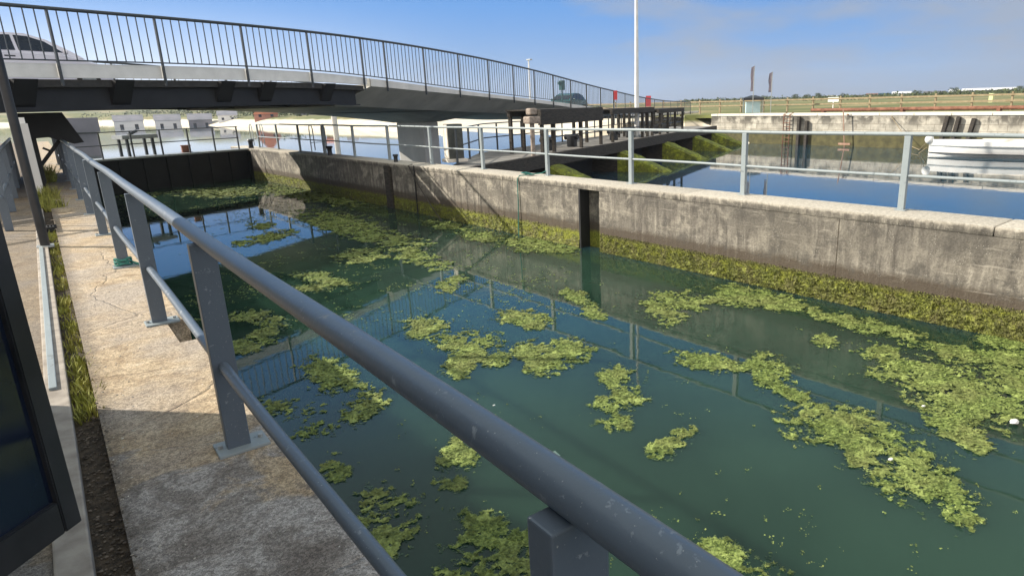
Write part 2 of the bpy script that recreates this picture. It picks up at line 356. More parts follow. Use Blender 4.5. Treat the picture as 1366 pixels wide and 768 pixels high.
def obj(name, bm, mat, parent=None, smooth=False, **tags):
    me = bpy.data.meshes.new(name)
    bmesh.ops.recalc_face_normals(bm, faces=bm.faces)
    if parent is not None:
        loc = Vector((0, 0, 0)); p = parent
        while p is not None: loc += Vector(p.location); p = p.parent
        if loc.length: bmesh.ops.translate(bm, verts=bm.verts, vec=-loc)
    bm.to_mesh(me); bm.free()
    o = bpy.data.objects.new(name, me); COL.objects.link(o)
    if parent is not None: o.parent = parent
    me.materials.append(M[mat] if isinstance(mat, str) else mat)
    if smooth:
        me.polygons.foreach_set('use_smooth', [True]*len(me.polygons)); me.set_sharp_from_angle(angle=rad(40))
    for k, v in tags.items(): o[k] = v
    return o
def B(): return bmesh.new()
def thing(name, label, cat, loc=(0, 0, 0), group=None):
    o = bpy.data.objects.new(name, None); COL.objects.link(o); o.location = loc; o.empty_display_size = .2
    o['label'] = label; o['category'] = cat
    if group: o['group'] = group
    return o
def copy_tree(o, parent=None):
    c = o.copy(); COL.objects.link(c)
    if parent is not None: c.parent = parent
    for ch in list(o.children): copy_tree(ch, c)
    return c
def kids(o): return list(o.children)

ZW = -1.4
TILT = math.atan(.045)
# ================================================================== WATER AND LAND
bm = B(); n_ = 3
vs = [bm.verts.new(p) for p in ((-4000, -4000, ZW), (4000, -4000, ZW), (4000, 4000, ZW), (-4000, 4000, ZW))]; bm.faces.new(vs)
obj('water', bm, 'water', kind='structure')

WPOLY = [(.3, -70), (40.5, -70), (40.5, 37.5), (37, 44), (35, 51), (33.5, 60), (37, 88), (39, 110), (37, 128), (36, 160), (35, 225), (34, 300), (18, 420), (-150, 470), (-500, 420), (-500, 62), (.3, 62)]
def sdist(x, y):
    best = 1e9; inside = False; n = len(WPOLY)
    for i in range(n):
        x1, y1 = WPOLY[i]; x2, y2 = WPOLY[(i+1) % n]
        dx, dy = x2-x1, y2-y1; t = max(0, min(1, ((x-x1)*dx+(y-y1)*dy)/(dx*dx+dy*dy)))
        best = min(best, math.hypot(x-x1-t*dx, y-y1-t*dy))
        if (y1 > y) != (y2 > y) and x < (x2-x1)*(y-y1)/(y2-y1)+x1: inside = not inside
    return -best if inside else best
def sm(a, b, t):
    t = max(0, min(1, (t-a)/(b-a))); return t*t*(3-2*t)
def land_h(x, y):
    if x < .3 and y < 62: return -2.2 if x > -8 else -.35
    d = sdist(x, y)
    if d < 0: return -3.0
    r = math.hypot(x, y); az = math.degrees(math.atan2(x, y))
    if y < 39 and x > 40: base = -1.8+2.35*sm(.1, .5, d)
    else: base = -1.55+2.1*sm(0, 9 if az < 26 else 26, d)+.25*sm(26, 60, d)
    n = noise.fractal(Vector((x*.006, y*.006, 3)), 1, 2, 4)
    h = base + .25*noise.noise(Vector((x*.03, y*.03, 0)))*sm(6, 40, d)
    # rolling hills round the harbour
    h += sm(200, 900, r)*(7+8*n)*(1.2*sm(40, 5, az))
    h += sm(120, 260, r)*(.25+.75*sm(58, 84, az))*sm(40, 50, az)*(1.5+.5*n)
    if 24 < az < 40 and d > 0: h = h*sm(1, 0, sm(24, 28, az)*sm(40, 37, az)*sm(500, 300, r)) + (-1.45+1.1*sm(0, 60, d))*sm(24, 28, az)*sm(40, 37, az)*sm(500, 300, r)
    h += 26*sm(500, 1300, r)*sm(36, 20, az)*(.7+.5*n)
    return h
bm = B(); rows = []
NR, NA = 110, 300
rr = [30*(2600/30)**(i/(NR-1)) for i in range(NR)]
azs = [rad(-30+150*i/(NA-1)) for i in range(NA)]
for r in rr:
    rows.append([bm.verts.new((r*math.sin(a), r*math.cos(a), land_h(r*math.sin(a), r*math.cos(a)))) for a in azs])
for i in range(NR-1):
    for j in range(NA-1): bm.faces.new((rows[i][j], rows[i+1][j], rows[i+1][j+1], rows[i][j+1]))
obj('land', bm, 'land', smooth=True, kind='structure')

# ================================================================== LEFT SIDE OF THE LOCK
# quay body the camera stands on (with the drain notch at the edge), gutter, kerb and rear paving
bm = B()
E_ = .68
bx(bm, (-.02, -4, -3), (E_, 5.38, 0)); bx(bm, (-.02, 6.02, -3), (E_, 61, 0)); bx(bm, (-.02, 5.38, -3), (.53, 6.02, 0)); bx(bm, (.53, 5.38, -3), (E_, 6.02, -.28))
for e in [e for e in bm.edges if abs(e.verts[0].co.x-E_) < 1e-4 and abs(e.verts[1].co.x-E_) < 1e-4 and abs(e.verts[0].co.z) < 1e-4 and abs(e.verts[1].co.z) < 1e-4]:
    pass
obj('walkway', bm, 'walkway', kind='structure')
bm = B(); bx(bm, (-.135, -4, -3), (-.02, 61, -.06)); obj('gutter', bm, 'gutter_dirt', kind='structure')
bm = B(); bx(bm, (-.25, -4, -3), (-.135, 16.5, .012), .008); obj('kerb', bm, 'kerb', kind='structure')
bm = B(); bx(bm, (-30, -4, -3), (-.251, 61, -.004)); bx(bm, (-.251, 16.5, -3), (-.135, 61, -.008)); obj('paving', bm, 'walkway', kind='structure')

# --- foreground railing
RX, RZT, RZM = .49, 1.065, .445
PY0, PST = .74, 2.65
t = thing('railing', 'blue-grey painted tubular railing with chipped paint running along the near walkway edge', 'railing', (RX, PY0, 0))
bm = B(); tube(bm, [(RX, -1.9, RZT)]+[(RX+.004*math.sin(y*1.7), y, RZT+.004*math.sin(y*1.1)) for y in np.arange(-1, 31.5, .5)], .034, 20); obj('top_rail', bm, 'rail_blue', t, True)
bm = B(); tube(bm, [(RX+.0, -1.9, RZM)]+[(RX+.006*math.sin(y*1.3+1), y, RZM+.008*math.sin(y*1.19)) for y in np.arange(-1, 31.5, .5)], .024, 16); obj('middle_rail', bm, 'rail_blue', t, True)
pole = bp = None
NEARY = .66
def near_post(y):
    if y < 1: y = NEARY
    bm = B(); bx(bm, (RX-.052, y-.03, .012), (RX+.052, y+.03, RZT-.03), .004)
    o = obj('post', bm, 'rail_blue', t)
    bm = B(); bx(bm, (RX-.10, y-.085, -.002), (RX+.13, y+.085, .014), .004); p = obj('base_plate', bm, 'rail_grey', o)
    for sx in (-.078, .105):
        bm = B(); bmesh.ops.create_cone(bm, cap_ends=True, segments=6, radius1=.013, radius2=.012, depth=.016, matrix=Matrix.Translation((RX+sx, y+.01, .022))); obj('bolt', bm, 'galv', p.parent)
    return o
for i in range(12): near_post(PY0+PST*i)
bm = B()
for k in range(4):
    a = [(RX+.075*math.cos(u+k), 8.70+.06*math.sin(u+k)+.0, .035+.018*k+.01*math.sin(3*u)) for u in np.linspace(0, 2*math.pi, 18)]
    tube(bm, a, .013, 6)
tube(bm, [(RX+.06, 8.72, .05), (RX+.14, 8.6, .02), (RX+.19, 8.5, .01), (RX+.2, 8.5, -.3)], .012, 6)
obj('rope', bm, 'rope', None, True, label='green rope knotted round the foot of a blue-grey railing post on the walkway', category='rope')

# --- gutter weeds
def blades(bm, x, y, z, n, h, spread, lean=.5):
    for _ in range(n):
        a = random.uniform(0, 6.283); rr_ = spread*math.sqrt(random.random())
        bx_, by_ = x+rr_*math.cos(a), y+rr_*math.sin(a)
        hh = h*random.uniform(.4, 1.1); la = random.uniform(0, 6.283); ll = lean*hh*random.random()
        w_ = random.uniform(.002, .005)*(1+hh*4); wa = random.uniform(0, 6.28)
        p0 = Vector((bx_, by_, z)); p1 = p0+Vector((ll*.4*math.cos(la), ll*.4*math.sin(la), hh*.6)); p2 = p0+Vector((ll*math.cos(la), ll*math.sin(la), hh))
        s = Vector((math.cos(wa), math.sin(wa), 0))*w_
        v = [bm.verts.new(p) for p in (p0-s, p0+s, p1+s*.8, p1-s*.8, p2)]
        bm.faces.new(v[:4]); bm.faces.new((v[3], v[2], v[4]))
bm = B(); y = 4.2
while y < 12.6:
    dens = .35 if y < 4.9 else 1
    if random.random() < .9*dens+.1:
        if noise.noise(Vector((y*2.2, 3, 1))) < -.12 and random.random() < .8: y += .022; continue
        blades(bm, random.uniform(-.115, -.02), y, -.06, int(6*dens)+2, random.uniform(.02, .085), .05, .8)
    y += .022
for _ in range(90):
    blades(bm, random.uniform(-.12, -.0), random.uniform(4.4, 5.6), -.06, 4, .09, .03, 1)
obj('weeds', bm, 'weed', kind='stuff', label='low green and yellow weeds filling the gutter beside the kerb', category='weeds')
for (x, y, h, n, sp, lab) in ((.0, 15.6, .26, 260, .2, 'dark green weed tuft growing at the foot of the square grey post under the bridge'), (.02, 22.0, .5, 600, .2, 'bright yellow-green sunlit weed clump on the walkway beyond the bridge shade'), (-.02, 17.3, .35, 260, .2, 'smaller shaded weed tuft between the two larger weed clumps')):
    bm = B(); blades(bm, x, y, -.05, n, h, sp, .7)
    obj('weed_clump', bm, 'weed', label=lab, category='weed')
bm = B()
for k in range(3): bx(bm, (-.13+.04*k, 12.62, -.02), (-.11+.04*k, 12.86, .02))
bx(bm, (-.15, 12.6, -.03), (.0, 12.64, .025)); bx(bm, (-.15, 12.86, -.03), (.0, 12.9, .025))
obj('drain_grate', bm, 'black_steel', label='small dark drain grate across the gutter where the sunlit weeds end', category='drain')
# loose stones in the gutter beside the near slab
bm = B()
for _ in range(650):
    x, y = random.uniform(-.13, .0), random.uniform(1.6, 4.6); r = random.uniform(.002, .009)
    bmesh.ops.create_icosphere(bm, subdivisions=1, radius=r, matrix=Matrix.Translation((x, y, -.055 if x < -.02 else .0)) @ Matrix.Diagonal((1, random.uniform(.6, 1.2), .6, 1)))
obj('gravel', bm, simple('gravel', (.04, .035, .03), (.20, .17, .14), 30, .9, .3), kind='stuff', label='loose grit and small stones in the shaded gutter', category='gravel')

bm = B()
for _ in range(260):
    y = random.uniform(1.8, 9.5); x = -.02+abs(random.gauss(0, .13 if y < 4.6 else .2)); x = min(x, .62); r = random.uniform(.0015, .006)
    bmesh.ops.create_icosphere(bm, subdivisions=1, radius=r, matrix=Matrix.Translation((x, y, r*.4)) @ Matrix.Rotation(random.uniform(0, 3), 4, 'Z') @ Matrix.Diagonal((1.4, random.uniform(.5, 1), .5, 1)))
obj('shell_grit', bm, simple('shell', (.30, .27, .22), (.66, .63, .56), 30, .9, .2), kind='stuff', label='pale shell fragments and grit scattered along the walkway beside the gutter', category='grit')

# --- tall pole by the kerb
t = thing('pole', 'tall black pole rising from the kerb left of the walkway up past the bridge', 'pole', (-.16, 10.85, 0))
bm = B(); tube(bm, [(-.16, 10.85, 0), (-.16, 10.85, 3.3)], .052, 14); obj('shaft', bm, 'black_paint', t, True)
bm = B(); bx(bm, (-.25, 10.75, .0), (-.07, 10.95, .022), .004); obj('base_plate', bm, 'galv', t)
bm = B(); bx(bm, (-.225, 4.9, -.01), (-.185, 10.72, .03), .004)
obj('steel_edging', bm, 'rail_grey', label='straight grey steel edging strip laid along the kerb between door and pole', category='edging')

# --- unseen hut added to shade the near walkway, its open dark door in view
t = thing('shade_cabin', 'unseen pale flat-roofed hut added to shade the walkway, its dark glazed door swung open into view', 'shade_cabin', (-2.1, 2, 0))
bm = B(); bx(bm, (-3.3, -1.5, .0), (-1.02, 1.02, 2.55)); bx(bm, (-3.3, 1.98, 0), (-1.02, 5.48, 2.55)); bx(bm, (-3.3, 1.02, 0), (-1.3, 1.98, 2.55)); bx(bm, (-1.3, 1.02, 2.2), (-1.02, 1.98, 2.55)); obj('wall', bm, 'cream', t)
bm = B(); bx(bm, (-3.5, -1.7, 2.55), (-.92, 5.6, 2.7), .01); obj('roof', bm, 'galv', t)
bm = B(); bx(bm, (-1.018, 2.6, 1.0), (-.985, 4.6, 2.1)); w_ = obj('window', bm, 'black_paint', t)
bm = B(); bx(bm, (-.984, 2.66, 1.06), (-.978, 4.54, 2.04)); obj('pane', bm, 'glass', w_)
pa, pb = Vector((-.135, 2.5)), Vector((-.99, 1.62))
d2 = (pb-pa).normalized(); L2 = (pb-pa).length; nrm = Vector((-d2.y, d2.x))
def door_pt(s, z, o=0): return (pa.x+d2.x*s+nrm.x*o, pa.y+d2.y*s+nrm.y*o, z)
Z0, Z1 = .34, 2.3
dr = None
bm = B()
beam(bm, door_pt(.03, Z0), door_pt(.03, Z1), .05, .06, up=(d2.x, d2.y, 0), bev=.004)
beam(bm, door_pt(L2-.03, Z0), door_pt(L2-.03, Z1), .05, .06, up=(d2.x, d2.y, 0), bev=.004)
beam(bm, door_pt(.062, Z0+.055), door_pt(L2-.062, Z0+.055), .048, .11, bev=.004); beam(bm, door_pt(.062, Z1-.04), door_pt(L2-.062, Z1-.04), .048, .08, bev=.004)
dr = obj('door', bm, 'black_paint', t)
bm = B(); beam(bm, door_pt(.055, (Z0+Z1)/2+.03), door_pt(L2-.055, (Z0+Z1)/2+.03), .012, Z1-Z0-.16); obj('pane', bm, 'glass', dr)
for zz_ in (.42, .62, 1.4):
    bm = B(); ball(bm, door_pt(.0, zz_, .0), .012); obj('bolt', bm, 'galv', dr)

# --- left-hand railing further down
t = thing('railing', 'short blue-grey railing on the left side of the walkway, partly in bridge shade', 'railing', (-.55, 12.9, 0))
for z, r, nm in ((1.06, .032, 'top_rail'), (.5, .024, 'middle_rail')):
    bm = B(); tube(bm, [(-.55, 12.7, z), (-.55, 25.0, z)], r, 12); obj(nm, bm, 'rail_blue', t, True)
for i in range(5):
    y = 12.9+2.65*i
    bm = B(); bx(bm, (-.60, y-.03, 0), (-.50, y+.03, 1.05), .004); obj('post', bm, 'rail_blue', t)

# --- square grey post and bridge bearing arm
t = thing('square_post', 'square grey concrete post under the bridge, its sunlit top end painted white', 'post', (-.15, 18, 0))
bm = B(); bx(bm, (-.26, 17.86, 0), (-.06, 18.14, 1.5), .01); obj('shaft', bm, 'pier_concrete', t)
bm = B(); bx(bm, (-.23, 17.9, 1.5), (-.09, 18.1, 1.62), .01); obj('cap', bm, 'white_paint', t)  # white top piece stands for the sunlit end of the shaft

# ================================================================== RIGHT-HAND LOCK WALL
WT = .76
wl = thing('lock_wall', 'long weathered concrete lock wall with green algae along its foot', 'wall', (9.2, 0, 0))
wl.rotation_euler.z = TILT
def walltag(o): return o
def wobj(name, bm, mat, smooth=False, parent=wl):
    me_o = obj(name, bm, mat, None, smooth); me_o.parent = parent; return me_o
bm = B()
segs = [(-9, 10.28), (10.93, 19.7), (20.2, 34.2), (34.75, 37.5)]
for a, b in segs: bx(bm, (0, a, -3), (WT-.004, b, -.13))
for a, b in zip(segs[:-1], segs[1:]): bx(bm, (.26, a[1]-.001, -3), (WT-.004, b[0]+.001, -.13))
wobj('wall_face', bm, 'lock_wall')
bm = B()
joints = [-9, -3.2, 3.0, 8.1, 13.3, 18.9, 25, 31, 37.5]
for a, b in zip(joints[:-1], joints[1:]): bx(bm, (-.012, a+.001, -.13), (WT, b-.001, .0), .028)
wobj('coping', bm, 'lock_wall', True)
# hairy algae band: displaced strip that bulges toward the chamber
def fringe(y0, y1, dy, name):
    bm = B(); ny = int((y1-y0)/dy); nzv = 20; rows = []
    for i in range(ny+1):
        y = y0+(y1-y0)*i/ny; col = []
        near = sm(12, 3, y)
        tz = -1.09 + .09*noise.noise(Vector((y*1.3, 5, 0)))+.07*noise.noise(Vector((y*7, 9, 0))) + .05*near
        for k in range(nzv+1):
            u = k/nzv; z = tz+(ZW-.06-tz)*u
            b_ = (.015+.045*near)*u**.8 + (.014+.018*near)*(noise.fractal(Vector((y*9, z*12, 1)), 1, 2, 4)) + .015*noise.noise(Vector((y*40, z*40, 4)))
            if k == 0: b_ = -.01
            if noise.noise(Vector((y*5, z*7, 7)))+.5*noise.noise(Vector((y*15, z*19, 2))) > .16+.45*u: b_ = -.03
            col.append(bm.verts.new((-max(b_, -.03) if k else .01, y, z)))
        rows.append(col)
    for i in range(ny):
        for k in range(nzv): bm.faces.new((rows[i][k], rows[i+1][k], rows[i+1][k+1], rows[i][k+1]))
    # loose filaments
    for _ in range(int((y1-y0)*(1800 if y0 < 10 else 250))):
        y = random.uniform(y0, y1); u = random.random(); near = sm(12, 3, y); z = -1.0+(ZW+1.0)*u
        x = -((.015+.045*near)*u**.8+.008); s = random.uniform(.005, .014)*(1 if y < 12 else 2)
        a = random.uniform(-.8, .8)
        v = [bm.verts.new((x+random.uniform(-.02, .01), y+s*math.cos(q+a)*.7, z+s*math.sin(q+a))) for q in (0, 2.1, 4.2)]
        bm.faces.new(v)
    o = wobj(name, bm, 'wall_algae', False)
fringe(-4, 10.27, .035, 'algae_band'); fringe(10.94, 19.69, .06, 'algae_band'); fringe(20.21, 34.19, .12, 'algae_band')
# seams
for y in (5.05, 13.75, 25.3):
    bm = B(); bx(bm, (-.003, y-.004, -2.0), (.01, y+.004, -.13)); wobj('wall_joint', bm, 'gutter_dirt')
# black strips painting in the shade at the far side of the stop-log grooves
for a, b in ((10.28, 10.93), (34.2, 34.75)):
    bm = B(); bx(bm, (-.006, b-.05, -2), (.27, b+.002, -.13)); wobj('groove_shade', bm, 'black_steel')
# black timber fender in the second groove
bm = B(); bx(bm, (-.06, 19.76, -2.2), (.2, 20.14, -.09), .02)
for z in (-.3, -.75, -1.2): bx(bm, (-.075, 19.80, z-.03), (-.055, 20.1, z+.03))
o = wobj('fender', bm, 'dark_timber')
def W(u, v, z=0):   # wall-local to world
    c, s = math.cos(TILT), math.sin(TILT)
    return Vector((9.2+u*c-v*s, u*s+v*c, z))

# railing on the wall
t = thing('railing', 'light grey galvanised railing along the top of the far lock wall', 'railing', (9.2, 0, 0)); t.rotation_euler.z = TILT
for z, r, nm in ((1.08, .028, 'top_rail'), (.5, .022, 'middle_rail')):
    bm = B(); tube(bm, [(.56, y, z+.006*math.sin(y*1.14+z*9)) for y in np.arange(-6.6, 35.2, .55)], r, 12); o = obj(nm, bm, 'rail_grey', None, True); o.parent = t
for i in range(-4, 12):
    y = 4.4+2.75*i
    bm = B(); bx(bm, (.525, y-.045, 0), (.595, y+.045, 1.06), .005); o = obj('post', bm, 'rail_grey', None); o.parent = t
    bm = B(); bx(bm, (.49, y-.08, -.002), (.65, y+.08, .014), .003); p = obj('base_plate', bm, 'rail_grey', None); p.parent = o
# green rope tied at a post and hanging in the chamber
bm = B()
p0 = W(.5, 12.75, .06)
for k in range(5):
    tube(bm, [W(.30+.2*math.cos(u)*.35-.12*k*.3, 12.95+.06*math.sin(u)+.02*k, .03+.012*k) for u in np.linspace(0, 6.28, 14)], .014, 6)
tube(bm, [W(.55, 12.66, .12), W(.45, 12.75, .06), W(.2, 12.95, .035), W(0.02, 13.05, .02), W(-.03, 13.07, -.05), W(-.035, 13.08, -.6), W(-.06, 13.1, -1.45)], .013, 6)
obj('rope', bm, 'rope', None, True, label='green mooring rope hanging down the concrete lock wall from its railing', category='rope')
# iron mooring bar; the diagonal strand stands in for a cast shadow line
bm = B(); tube(bm, [W(-.03, 18.5, -.02), W(-.1, 17.9, -.5), W(-.15, 17.2, -1.0), W(-.2, 16.5, -1.42)], .016, 6); tube(bm, [W(.1, 18.5, .01), W(-.03, 18.5, -.02)], .016, 6)
obj('mooring_or_shadow_line', bm, 'dark_timber', None, True, label='dark diagonal strand drawn for a shadow line falling down the lock wall to the water', category='rope')
bm = B(); tube(bm, [W(-.02, 18.2, .0), W(-.02, 18.2, -1.42)], .02, 8)
obj('guide_wire', bm, 'black_steel', None, True, label='straight dark vertical bar fixed to the lock wall beside the black timber fender', category='bar')
def bollard(p, lab, s=1.0):
    bm = B(); tube(bm, [p, p+Vector((0, 0, .12*s)), p+Vector((0, 0, .22*s)), p+Vector((0, 0, .27*s)), p+Vector((0, 0, .31*s))], [.09*s, .075*s, .08*s, .12*s, .09*s], 14)
    obj('bollard', bm, 'black_paint', None, True, label=lab, category='bollard')
bollard(W(.3, 25.3), 'small black mooring bollard on the shaded lock wall under the bridge', 1.1)
bollard(W(.3, 19.95, -.01), 'black bollard head on top of the dark timber fender', .8)
bollard(Vector((7.75, 34.3, 0)), 'dark bollard at the right-hand end of the lock gate', 1.3)

# cabinet on the wall: sunlit left face painted cream, shaded faces painted dark
c0 = Vector((9.95, 18.6, 0))
t = thing('control_cabinet', 'upright control cabinet with its sunlit side painted cream, on a plinth beside the bridge pier', 'cabinet', c0)
t.rotation_euler.z = rad(-8)
bm = B(); bx(bm, (-.24, -.2, .08), (.24, .2, 1.12), .015); o = obj('housing', bm, simple('cabinet_shaded', (.035, .04, .035), (.07, .075, .065), 6, .6, .1), None); o.parent = t
bm = B(); bx(bm, (-.262, -.19, .1), (-.238, .19, 1.1), .004); o = obj('lit_side', bm, 'cream', None); o.parent = t
bm = B(); bx(bm, (-.32, -.28, -.02), (.32, .28, .08), .01); o = obj('plinth', bm, 'cream', None); o.parent = t
# dark ground platform joining wall, sluice and pier
# ================================================================== LOCK GATE
ga, gb = Vector((.70, 31.7, 0)), Vector((7.66, 34.55, 0))
gd = (gb-ga).normalized(); gn = Vector((-gd.y, gd.x, 0)); GL = (gb-ga).length
t = thing('lock_gate', 'black steel lock gate closing the far end of the chamber', 'gate', ga)
def G(s, o, z): return ga+gd*s+gn*o+Vector((0, 0, z))
bm = B(); beam(bm, G(0, .3, -1.6), G(GL, .3, -1.6), .5, 3.0)
for k in range(9): beam(bm, G(GL*k/8, .03, -2.9), G(GL*k/8, .03, -.12), .08, .12, up=gd)
obj('gate_leaf', bm, 'black_steel', t)
bm = B(); beam(bm, G(-.1, .35, -.05), G(GL+.05, .35, -.05), .9, .07); obj('footboard', bm, M['galv'], t)
rl = None
bm = B(); 
for z in (1.0, .5): tube(bm, [G(.1, .0, z), G(GL-.4, .0, z)], .02, 8)
rl = obj('handrail', bm, 'rail_dark', t, True)
for k in range(7):
    bm = B(); s = .15+(GL-.6)*k/6; beam(bm, G(s, 0, -.1), G(s, 0, 1.02), .05, .05, up=gd); obj('rail_post', bm, 'rail_dark', t)
# operating platform standing on the gate
t = thing('gate_platform', 'small raised platform table standing over the middle of the lock gate', 'platform', G(3.1, .6, 0))
bm = B(); beam(bm, G(2.3, .7, .76), G(3.7, .7, .76), .8, .16, bev=.01); obj('deck_plate', bm, 'galv', t)
bm = B(); beam(bm, G(2.75, .7, .84), G(3.1, .7, 1.0), .1, .1); obj('hand_wheel_stand', bm, 'rail_dark', t)
for s in (2.5, 3.5):
    for q in (.4, 1.0):
        bm = B(); beam(bm, G(s, q, -.02), G(s, q, .68), .09, .09, up=gd); obj('leg', bm, 'rail_dark', t)
bm = B(); 
c_ = G(4.9, .5, 0)
beam(bm, c_+gd*-.2, c_+gd*.2+Vector((0, 0, 0)), .3, .01); bx(bm, (c_.x-.17, c_.y-.13, 0), (c_.x+.17, c_.y+.13, .26), .02); bx(bm, (c_.x-.19, c_.y-.15, .26), (c_.x+.19, c_.y+.15, .30), .01)
obj('gear_box', bm, 'rust', label='brown metal gear box on the lock gate footboard', category='box')
# ladder hoops behind wall end
for k, (xx, yy, lab) in enumerate(((8.55, 37.6, 'grey ladder hoops rising at the far end of the lock wall'), (9.1, 29.8, 'thin grey ladder hoops behind the shaded lock wall railing'))):
    bm = B()
    for s in (0, .5):
        tube(bm, [(xx+s, yy, -1.4), (xx+s, yy, .85), (xx+s, yy-.06, 1.0), (xx+s, yy-.3, 1.05), (xx+s, yy-.45, .9), (xx+s, yy-.5, -.0)], .022, 8)
    for z in (-1, -.6, -.2, .3): tube(bm, [(xx, yy, z), (xx+.5, yy, z)], .015, 6)
    obj('ladder', bm, 'galv', None, True, label=lab, category='ladder')

# ================================================================== BRIDGE
A_B = math.atan(.52)
br = thing('bridge', 'road bridge with a black steel span and grey concrete span on a flared pier', 'bridge', (0, 18.5, 0)); br.rotation_euler.z = A_B
def tab(T, s):
    xs = [a for a, _ in T]; ys = [b for _, b in T]
    return float(np.interp(s, xs, ys))
def smtab(T):
    xs = np.arange(-40, 121, .5); ys = np.interp(xs, [a for a, _ in T], [b for _, b in T])
    k = np.ones(9)/9; yp = np.pad(ys, 4, mode='edge'); ys2 = np.convolve(yp, k, 'valid')
    return lambda s: float(np.interp(s, xs, ys2))
TOP = smtab([(-40, 2.7), (-20, 3.35), (-8, 3.68), (0, 3.82), (4, 3.93), (8, 3.99), (10.5, 3.97), (13.8, 3.89), (18.5, 3.68), (23.7, 3.33), (31, 2.70), (40.3, 2.03), (47, 1.72), (56, 1.55), (120, 1.5)])
BOT = smtab([(-40, 1.7), (-20, 2.3), (-8, 2.6), (0, 2.74), (4, 2.83), (8, 2.83), (10.2, 2.74), (11.5, 2.64), (13.5, 2.53), (16.1, 2.35), (18.4, 2.22), (22, 2.02), (27.5, 1.72), (31, 1.45), (40, .95), (47, .75), (120, .6)])
FAS = smtab([(-40, 1.3), (-20, 2.0), (-8, 2.3), (0, 2.37), (4, 2.44), (10, 2.45), (11.4, 2.34), (13.4, 2.26), (18.4, 2.02), (25.5, 1.6), (31, 1.2), (40, .6), (120, .3)])
SOF = smtab([(-40, 1.0), (-8, 1.66), (0, 1.72), (5, 1.80), (9.6, 1.82), (13.3, 1.6), (18.3, 1.39), (24.5, 1.12), (32, .7), (120, .2)])
BW = 9.3; JS = 10.62
def bobj(name, bm, mat, parent=br, smooth=False):
    o = obj(name, bm, mat, None, smooth); o.parent = parent; return o
def loft(bm, secs):
    rings = [[bm.verts.new(p) for p in sec] for sec in secs]; n = len(rings[0])
    for a, b in zip(rings[:-1], rings[1:]):
        for i in range(n): bm.faces.new((a[i], a[(i+1) % n], b[(i+1) % n], b[i]))
    bm.faces.new(rings[0]); bm.faces.new(rings[-1][::-1])
# parapet beams: pieces between joints
ends = [-16, -11.1, -6.4, -1.6, .75, 3.1, 5.55, 7.92, JS-.12]
for a, b in zip(ends[:-1], ends[1:]):
    bm = B(); loft(bm, [[(s, .0, BOT(s)-.03), (s, .12, BOT(s)-.03), (s, .12, FAS(s)+.05), (s, 0, FAS(s)+.05)] for s in np.linspace(a+.015, b-.015, 6)])
    bobj('parapet_beam', bm, 'white_paint')
for sgn, y0 in ((1, BW-.12),):
    bm = B(); loft(bm, [[(s, y0, BOT(s)-.03), (s, y0+.12, BOT(s)-.03), (s, y0+.12, FAS(s)+.02), (s, y0, FAS(s)+.02)] for s in np.linspace(-16, JS-.12, 30)]); bobj('parapet_beam', bm, 'white_paint')
# steel deck and girders
bm = B(); loft(bm, [[(s, .16, FAS(s)+.02), (s, BW-.14, FAS(s)+.02), (s, BW-.14, FAS(s)-.14), (s, .16, FAS(s)-.14)] for s in np.linspace(-16, JS-.15, 30)]); bobj('road_deck', bm, simple('asphalt', (.04, .04, .042), (.06, .06, .06), 8, .9, .2))
for y0 in (.35, 3.2, 6.0, 8.65):
    bm = B()
    gs = [s for s in np.linspace(-16, 10.2, 28)]
    def end(s): return s
    loft(bm, [[(s, y0-.02, FAS(s)-.10), (s, y0+.02, FAS(s)-.10), (s, y0+.02, SOF(s)+.03), (s, y0-.02, SOF(s)+.03)] for s in gs])
    loft(bm, [[(s, y0-.2, SOF(s)+.03), (s, y0+.2, SOF(s)+.03), (s, y0+.2, SOF(s)), (s, y0-.2, SOF(s))] for s in gs])
    bobj('steel_girder', bm, 'black_steel')
bm = B(); loft(bm, [[(s, .5, SOF(s)+.25), (s, BW-.5, SOF(s)+.25), (s, BW-.5, SOF(s)+.2), (s, .5, SOF(s)+.2)] for s in np.linspace(-16, 10.0, 20)]); bobj('bottom_plating', bm, 'black_steel')
for s in (-8.2, -5.3, -2.4, .1, 2.15, 4.95, 6.35, 8.75):
    bm = B(); z = FAS(s)
    prism(bm, [(-.02, z+.02), (.36, z+.02), (.36, SOF(s)+.08), (.28, SOF(s)+.15)], 0, s-.22, s+.22); bobj('bracket', bm, 'black_steel')
for s in np.arange(-15, 10, 1.9):
    bm = B(); bx(bm, (s-.05, .5, SOF(s)+.1), (s+.05, BW-.5, FAS(s)-.14)); bobj('cross_beam', bm, 'black_steel')
# concrete span: webs slope inward
CS = list(np.linspace(JS, 60, 80))
def csec(s):
    f, so, b = FAS(s), SOF(s), BOT(s)-.04
    k = .95
    lo = min(so, f-.12)
    return [(s, 0, b), (s, .25, b), (s, .25, b-.2), (s, BW-.25, b-.2), (s, BW-.25, b), (s, BW, b), (s, BW, f), (s, BW-k, lo), (s, k, lo), (s, 0, f)]
bm = B(); sec0 = csec(JS); sec0 = [(p[0]-(0 if p[2] > FAS(JS)-.01 else .9), p[1], p[2]) for p in sec0]
loft(bm, [sec0]+[csec(s) for s in CS[1:]]); bobj('concrete_span', bm, 'bridge_concrete')
# pale fascia strip pieces on the concrete span
cp = [JS+.02, 11.47, 13.76, 16.14, 18.51, 20.81, 23.02, 25.24, 27.54, 29.9, 32.2, 34.5, 36.9, 39.2]
for a, b in zip(cp[:-1], cp[1:]):
    bm = B(); loft(bm, [[(s, -.035, BOT(s)-.045), (s, -.002, BOT(s)-.045), (s, -.002, FAS(s)+.01), (s, -.035, FAS(s)+.01)] for s in np.linspace(a+.012, b-.012, 4)]); bobj('fascia_panel', bm, 'pier_concrete')
